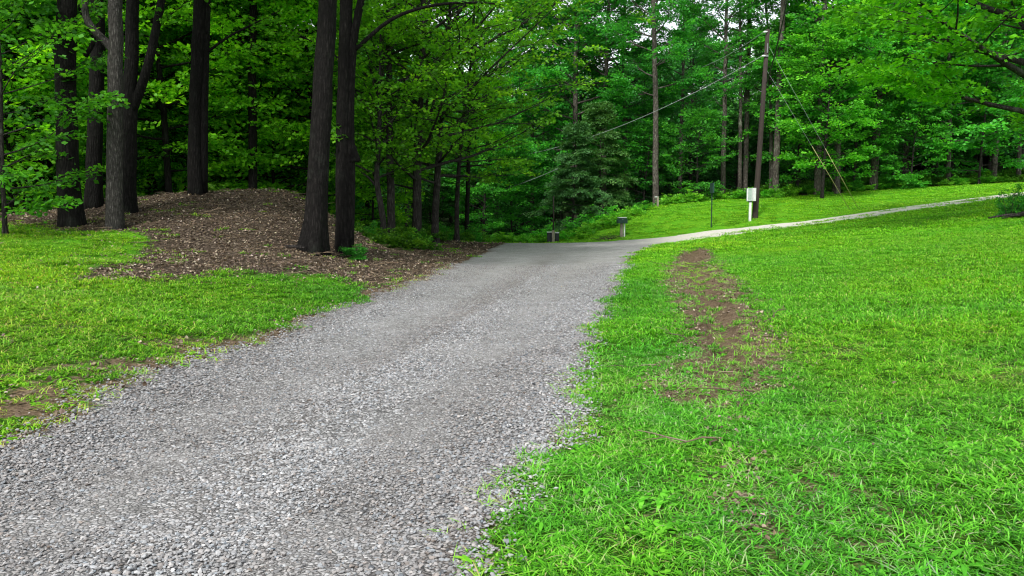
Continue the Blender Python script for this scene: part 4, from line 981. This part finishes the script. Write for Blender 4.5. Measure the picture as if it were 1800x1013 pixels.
scatter('far_wood', FW, np.stack([x, y, HT(x, y)], -1), np.stack([np.zeros(n), np.zeros(n), r2.rand(n) * 6.28], -1), r2.uniform(.5, .80, n) * np.where(belt, 1.35, 1),
        np.where(belt, 2, r2.choice(4, n, p=[.3, .25, .25, .2])), tint, [M['farleaf'], m2], 'dense shaded mass of wood behind the nearer trees', 'wood')
# ---- undergrowth
def weed(seed, h=.45):
    T = Tree(seed); 
    for q in range(9):
        az = T.r.rand() * 6.28; T.limb((T.r.normal(0, .12), T.r.normal(0, .12), 0), az, T.r.uniform(.5, 1.4), h * T.r.uniform(.6, 1.5), .004, sub=2, sprays=9, spl=.22, up=-.2, tone=.5)
    V, bt = T.leaves(.085, 9); return dict(V=V, Q=np.arange(len(V)).reshape(-1, 4), bt=bt)
WP = [weed(i) for i in range(6)]
r3 = np.random.RandomState(9)
x = r3.uniform(-60, 60, 26000); y = r3.uniform(20, 72, 26000)
ls = litter_sd(x, y); sd = road_sd(x, y)
band = np.exp(-((ls - .3) / 1.3) ** 2) * (y > 44) * np.where(x > 9, .22, .9)
dip = ((x > -3) & (x < 8.0) & (y > 44.2) & (ls < .5) & (x < 2 + (y - 43.6) * 1.15)) * 1.0
deep = sstep(.5, 4, ls) * (y > 27) * .30
p = np.maximum(np.maximum(band, dip), deep) * (sd < -.6)
p = p * (1 - 1.0 * ((x > 1.2) & (x < 4.0) & (y < 47.6)))
k = (r3.rand(len(x)) < p) & (np.abs(x) < .75 * y + 6); x, y, ls = x[k], y[k], ls[k]
n = len(x); print('weeds', n)
br = np.where(ls < .8, 1.5, .8) * r3.uniform(.7, 1.2, n); tint = np.stack([br * r3.uniform(.8, 1.2, n), br, br * .8], -1)
dpx = ((x > -3) & (x < 9) & (y < 58) & (ls < .6))
scatter('undergrowth', WP, np.stack([x, y, HT(x, y)], -1), np.stack([np.zeros(n), np.zeros(n), r3.rand(n) * 6.28], -1), r3.uniform(.6, 1.5, n) * np.where(dpx, .75, 1.0),
        r3.randint(0, 6, n), tint, [M['weed']], 'leafy weeds and ferns along the edges of the wood', 'undergrowth')

# ------------------------------------------------------------------ built things
def base_at(px, py, Y_):
    q = at(px, py, Y_); return np.array([q[0], q[1], H1(q[0], q[1])])
# utility pole
B = base_at(1327, 383, 44.5); top = at(1350, 52, 44.5) - B
pole = thing('utility_pole', 'dark brown wooden utility pole leaning right on the grassy bank', 'utility pole', tuple(B))
m = MB(); m.tube([(0, 0, -.4), (0, 0, 0), tuple(top * .5), tuple(top)], [.17, .165, .135, .11], 14); m.build('shaft', M['pole'], pole, True)
def on_pole(f): return top * f
hw = MB(); c = on_pole(.985); hw.box(tuple(on_pole(.86) + np.array([0, -.13, 0])), (.16, .05, .10)); hw.build('bracket', M['galv'], pole, bevel=.005)
for f in (.985, .86):
    i_ = MB(); c = on_pole(f) + np.array([-.16, -.12, 0]); i_.tube([c + np.array([-.12, 0, -.02]), c + np.array([-.05, 0, 0]), c + np.array([.03, 0, .0]), c + np.array([.1, 0, .02])], [.03, .06, .055, .03], 10); i_.build('insulator', M['ceram'], pole, True)
st_ = MB(); c = on_pole(.90) + np.array([.0, -.14, 0]); st_.box(tuple(c), (.06, .03, .5)); st_.build('ground_strap', M['galv'], pole)
def cable(name, A, Bp, sag, r, mat, label, cat='cable', n=28, group=None):
    A = np.array(A); Bp = np.array(Bp); t = np.linspace(0, 1, n)[:, None]
    P = A + (Bp - A) * t; P[:, 2] -= (sag * 4 * t * (1 - t))[:, 0]
    m = MB(); m.tube(P - A, r, 6); o = m.build(name, mat, None, True); o.location = tuple(A); return tag(o, label, cat, group)
ptop = B + on_pole(.985); pmid = B + on_pole(.86)
cable('overhead_cable', pmid + np.array([-.25, -.12, 0]), at(850, 283, 62), 1.1, .019, M['cable'], 'long pale cable sagging left from the utility pole across the dark trees')
cable('overhead_cable', ptop + np.array([-.25, -.12, 0]), at(1235, 118, 52), .15, .016, M['cable'], 'short pale cable running left from the very top of the utility pole')
cable('overhead_cable', B + on_pole(.72) + np.array([.1, -.14, 0]), at(1392, -40, 38), .35, .034, M['cabledk'], 'black service cable dropping steeply to the utility pole from the upper right')
cable('overhead_cable', at(980, 297, 50), at(840, 345, 55), .15, .022, M['cable'], 'faint pale cable low in the trees above the waste bins')
# guy wires
for j, (ap, gp, gt, fr, lab) in enumerate([((1509, 372), (1451, 262), None, .93, 'right one of the two yellow sleeved guy wires from the utility pole'), ((1494, 371), (1418, 258), None, .80, 'left one of the two yellow sleeved guy wires from the utility pole')]):
    A = base_at(ap[0], ap[1], 45.2); T_ = B + on_pole(fr)
    g_ = thing('guy_wire', lab, 'guy wire', tuple(A), 'guy wires of the utility pole')
    d = T_ - A; w_ = MB(); w_.tube([np.zeros(3), d * .5, d], .007, 5); w_.build('wire', M['cable'], g_, True)
    gd = at(gp[0], gp[1], 45.1) - A; f = gd[2] / d[2]; s_ = MB(); s_.tube([d * .01, d * f * .6, d * min(f, .5)], .017, 8); s_.build('sleeve', M['guard'], g_, True)
# metal box on post
B2 = base_at(1318, 388, 44)
mb_ = thing('meter_pedestal', 'grey green metal box with a ridge on a white post beside the utility pole', 'meter box', tuple(B2))
h0, h1 = .0, at(1318, 354, 44)[2] - B2[2]; h2 = at(1318, 331, 44)[2] - B2[2]; wd = 17 * 44 / F
m = MB(); m.box((0, 0, h1 / 2 - .15), (.13, .10, h1 + .3)); m.build('post', M['white'], mb_, bevel=.01)
m = MB(); m.box((-.07, -.02, (h1 + h2) / 2), (.30, .18, h2 - h1)); m.build('box', M['greybox'], mb_, bevel=.012)
m = MB(); m.box((.17, -.06, (h1 + h2) / 2 + .01), (.16, .18, h2 - h1), rz=.45); m.build('door', M['white'], mb_, bevel=.01)
m = MB(); m.box((-.20, -.114, (h1 + h2) / 2), (.06, .012, (h2 - h1) * .9)); m.build('edge_trim', M['white'], mb_, bevel=.003)
m = MB(); m.box((.05, -.116, (h1 + h2) / 2), (.035, .02, (h2 - h1) * .94)); m.build('ridge', M['lid'], mb_, bevel=.004)
m = MB(); m.box((-.02, 0, h1 - .03), (.22, .14, .05)); m.build('bracket', M['steelgrn'], mb_, bevel=.005)
# green steel sign post seen edge-on
B3 = base_at(1250, 400, 43.6); hh = at(1249, 322, 43.6)[2] - B3[2]
sp_ = thing('sign_post', 'dark green steel post with a sign seen edge on, standing on the bank', 'sign post', tuple(B3))
m = MB(); m.box((0, 0, hh / 2 - .2), (.045, .03, hh + .4)); m.box((.03, .01, hh / 2 - .2), (.012, .05, hh + .4)); m.build('post', M['steelgrn'], sp_, bevel=.003)
m = MB(); m.box((-.012, -.07, hh - .27), (.09, .55, .55), rz=.03); m.build('sign_plate', M['grnmetal'], sp_, bevel=.002)
# short white post below the grey trunk
B4 = base_at(1156, 367, 51.2); h4 = .72
wp = thing('marker_post', 'short weathered white post with a pale cap on the bank crest', 'post', tuple(B4))
m = MB(); m.box((0, 0, h4 / 2 - .1), (.13, .10, h4 + .2)); m.build('post', M['post'], wp, bevel=.01)
m = MB(); m.box((-.12, 0, h4 - .03), (.18, .12, .06)); m.build('cap', M['lid'], wp, bevel=.01)
# mailbox
B5 = base_at(1093, 418, 44.6); k = 44.6 / F
mail = thing('mailbox', 'dark green mailbox with pale top on a grey wooden post', 'mailbox', tuple(B5))
ph = 24 * k; bh = 11 * k; bw = 17 * k
m = MB(); m.box((-.02, 0, ph / 2 - .15), (.17, .15, ph + .3)); m.build('post', M['post'], mail, bevel=.012)
m = MB(); m.box((.145, .02, ph / 2 - .12), (.075, .09, ph + .22)); m.build('side_post', M['white'], mail, bevel=.008)
# arched box: half-round top profile extruded along y
def arch(w, h, d, n=10, z0=0.0):
    pr_ = [(-w / 2, z0), (-w / 2, z0 + h * .62)] + [(-w / 2 * math.cos(PI * i / n), z0 + h * .62 + h * .38 * math.sin(PI * i / n)) for i in range(1, n)] + [(w / 2, z0 + h * .62), (w / 2, z0)]
    nn = len(pr_); V = [(x_, -d / 2, z_) for x_, z_ in pr_] + [(x_, d / 2, z_) for x_, z_ in pr_] + [(0, -d / 2, z0 + h * .4), (0, d / 2, z0 + h * .4)]
    Q = [(i, (i + 1) % nn, nn + (i + 1) % nn, nn + i) for i in range(nn)]
    T_ = [(2 * nn, (i + 1) % nn, i) for i in range(nn)] + [(2 * nn + 1, nn + i, nn + (i + 1) % nn) for i in range(nn)]
    return V, Q, T_
m = MB(); V_, Q_, T_ = arch(bw, bh * .86, .55, z0=ph); m.add(V_, Q_, T_); m.build('box', M['grnmetal'], mail)
m = MB(); m.box((0, 0, ph + bh * .92), (bw * .86, .58, bh * .12)); m.build('roof_panel', M['lid'], mail, bevel=.015)
m = MB(); V_, Q_, T_ = arch(bw * .93, bh * .80, .02, z0=ph + .01); V_ = [(a, b_ - .287, c_) for a, b_, c_ in V_]; m.add(V_, Q_, T_); dr = m.build('door', M['steelgrn'], mail)
m = MB(); m.box((0, -.31, ph + bh * .66), (.06, .03, .02)); m.build('handle', M['galv'], dr, bevel=.003)
m = MB(); m.box((bw / 2 + .012, .05, ph + bh * .4), (.012, .03, .16)); m.build('flag', M['steelgrn'], mail, bevel=.002)
# brush and stones by the mailbox
r4 = np.random.RandomState(3); Bq = base_at(1072, 422, 44.2)
m = MB()
for i in range(34):
    a = r4.uniform(-.5, .5) + (PI if r4.rand() < .5 else 0); L = r4.uniform(.3, 1.0); p0 = np.array([r4.normal(0, .38), r4.normal(0, .15), 0])
    p0[2] = H1(Bq[0] + p0[0], Bq[1] + p0[1]) - Bq[2] - .02
    p2 = p0 + np.array([math.cos(a) * L, math.sin(a) * L * .5, r4.uniform(.05, .35)]); p1 = (p0 + p2) / 2 + np.array([0, 0, .06]); m.tube([p0, p1, p2], [.014, .009, .003], 4)
o = m.build('brush_pile', M['pole'], None, True); o.location = tuple(Bq); tag(o, 'small heap of dead twigs at the foot of the green mailbox', 'brush pile')
# bins at the crest
for j, (px, w_, pt, lab) in enumerate([(966, 9, 407.5, 'left of the two dark waste bins behind the road crest, taller one'), (979, 7, 408.5, 'right of the two dark waste bins behind the road crest, narrower one')]):
    Yb = 46.6 + j * .3; Bb = base_at(px, 428, Yb); hb = at(px, pt, Yb)[2] - Bb[2]; wv = w_ * Yb / F
    bn = thing('waste_bin', lab, 'bin', tuple(Bb), 'waste bins beyond the crest')
    m = MB(); hB = hb - .06; bt_ = wv / 2 * .86; tp = wv / 2
    V_ = [(-bt_, -bt_, .05), (bt_, -bt_, .05), (bt_, bt_, .05), (-bt_, bt_, .05), (-tp, -tp, hB), (tp, -tp, hB), (tp, tp, hB), (-tp, tp, hB)]
    m.add(V_, [(0, 3, 2, 1), (4, 5, 6, 7), (0, 1, 5, 4), (1, 2, 6, 5), (2, 3, 7, 6), (3, 0, 4, 7)]); m.build('body', M['dkplastic'], bn, bevel=.015)
    m = MB(); m.box((0, -.01, hB + .035), (wv * 1.06, wv * 1.1, .06)); m.build('lid', M['lid'], bn, bevel=.015)
    for sx in (-1, 1):
        m = MB(); m.tube([(sx * bt_ * .8, bt_ + .02, .09), (sx * bt_ * .8 + sx * .05, bt_ + .02, .09)], .09, 14); m.build('wheel', M['cabledk'], bn, True)
B6 = base_at(972.5, 428, 46.1)
tp_ = thing('timber_post', 'tall thin dark post with a pale foot between the two waste bins', 'post', tuple(B6))
ht = at(973, 345, 46.1)[2] - B6[2]; hm = at(973, 405, 46.1)[2] - B6[2]
m = MB(); m.box((0, 0, hm / 2 - .15), (.16, .10, hm + .3)); m.build('foot', M['post'], tp_, bevel=.01)
m = MB(); m.tube([(0, 0, hm - .05), (.01, 0, ht * .6), (.0, 0, ht)], [.045, .04, .035], 8); m.build('pole', M['pole'], tp_, True)
# fallen wood at the right edge tree
Bl = base_at(1783, 384, 25.8); m = MB()
for (a, b_, r_) in (((-.9, -.1, .04), (.35, .1, .16), .05), ((-.1, .05, .10), (.9, .0, .22), .11), ((-.55, -.25, .03), (.2, 0, .12), .03)):
    m.tube([a, tuple((np.array(a) + np.array(b_)) / 2 + np.array([0, 0, .03])), b_], [r_ * .5, r_ * .8, r_], 8)
o = m.build('fallen_branch', M['bark'], None, True); o.location = tuple(Bl); tag(o, 'dark fallen boughs lying beside the scraggly bush on the lawn', 'branch')
# fallen branch beside the roadside pair
Bl = base_at(515, 442, 19.4); m = MB()
for (a, b_, r_) in (((-.75, 0, .03), (.2, .1, .10), .03), ((-.35, -.1, .03), (.3, -.05, .07), .022)):
    m.tube([a, tuple((np.array(a) + np.array(b_)) / 2 + np.array([0, 0, .04])), b_], [r_ * .5, r_ * .8, r_], 7)
o = m.build('fallen_branch', M['bark'], None, True); o.location = tuple(Bl); tag(o, 'short dead stick on the leaves left of the huge roadside trunk', 'branch')
print('unique leaves', NLEAF[0])

# ------------------------------------------------------------------ camera, light, world
cd = bpy.data.cameras.new('camera'); cam = bpy.data.objects.new('camera', cd); COL.objects.link(cam)
cd.sensor_width = 36; cd.lens = F / 1800 * 36; cd.clip_start = .05; cd.clip_end = 1000
cam.location = (0, 0, CAMZ); cam.rotation_euler = (PI / 2 - PITCH, 0, 0); sc.camera = cam

SUN_EL, SUN_AZ = R(50), R(205)     # direction towards the sun, azimuth clockwise from +y
sd_ = Vector((math.sin(SUN_AZ) * math.cos(SUN_EL), math.cos(SUN_AZ) * math.cos(SUN_EL), math.sin(SUN_EL)))
sl = bpy.data.lights.new('sun', 'SUN'); sl.energy = 3.9; sl.angle = R(9); sl.color = (1, .97, .91)
so = bpy.data.objects.new('sun', sl); COL.objects.link(so); so.rotation_euler = (-sd_).to_track_quat('-Z', 'Y').to_euler()
w = bpy.data.worlds.new('World'); sc.world = w; w.use_nodes = True; nt = w.node_tree; nt.nodes.clear(); b = NB(nt)
sk = b.n('ShaderNodeTexSky', sky_type='NISHITA'); sk.sun_disc = False; sk.sun_elevation = SUN_EL; sk.sun_rotation = SUN_AZ; sk.dust_density = 1.5; sk.air_density = 1.0
hs = b.n('ShaderNodeHueSaturation'); hs.inputs['Saturation'].default_value = .22; b.L(sk.outputs[0], hs.inputs['Color'])
tc = b.n('ShaderNodeTexCoord'); nz = b.noise(tc.outputs['Generated'], 2.2, 6, .6)
cl = b.mix(1.0, hs.outputs[0], b.ramp(nz, [(.3, g3(1.6)), (.7, g3(2.4))]), 'MULTIPLY')
bg = b.n('ShaderNodeBackground'); bg.inputs[1].default_value = .15; b.L(cl, bg.inputs[0]); wo = b.n('ShaderNodeOutputWorld'); b.L(bg.outputs[0], wo.inputs[0])
sc.view_settings.view_transform = 'Standard'; sc.view_settings.look = 'None'; sc.view_settings.exposure = 0; sc.view_settings.gamma = 1
sc.render.engine = 'CYCLES'
sc.cycles.filter_width = 1.15; sc.cycles.max_bounces = 6; sc.cycles.diffuse_bounces = 4; sc.cycles.glossy_bounces = 2; sc.cycles.transmission_bounces = 4; sc.cycles.transparent_max_bounces = 4
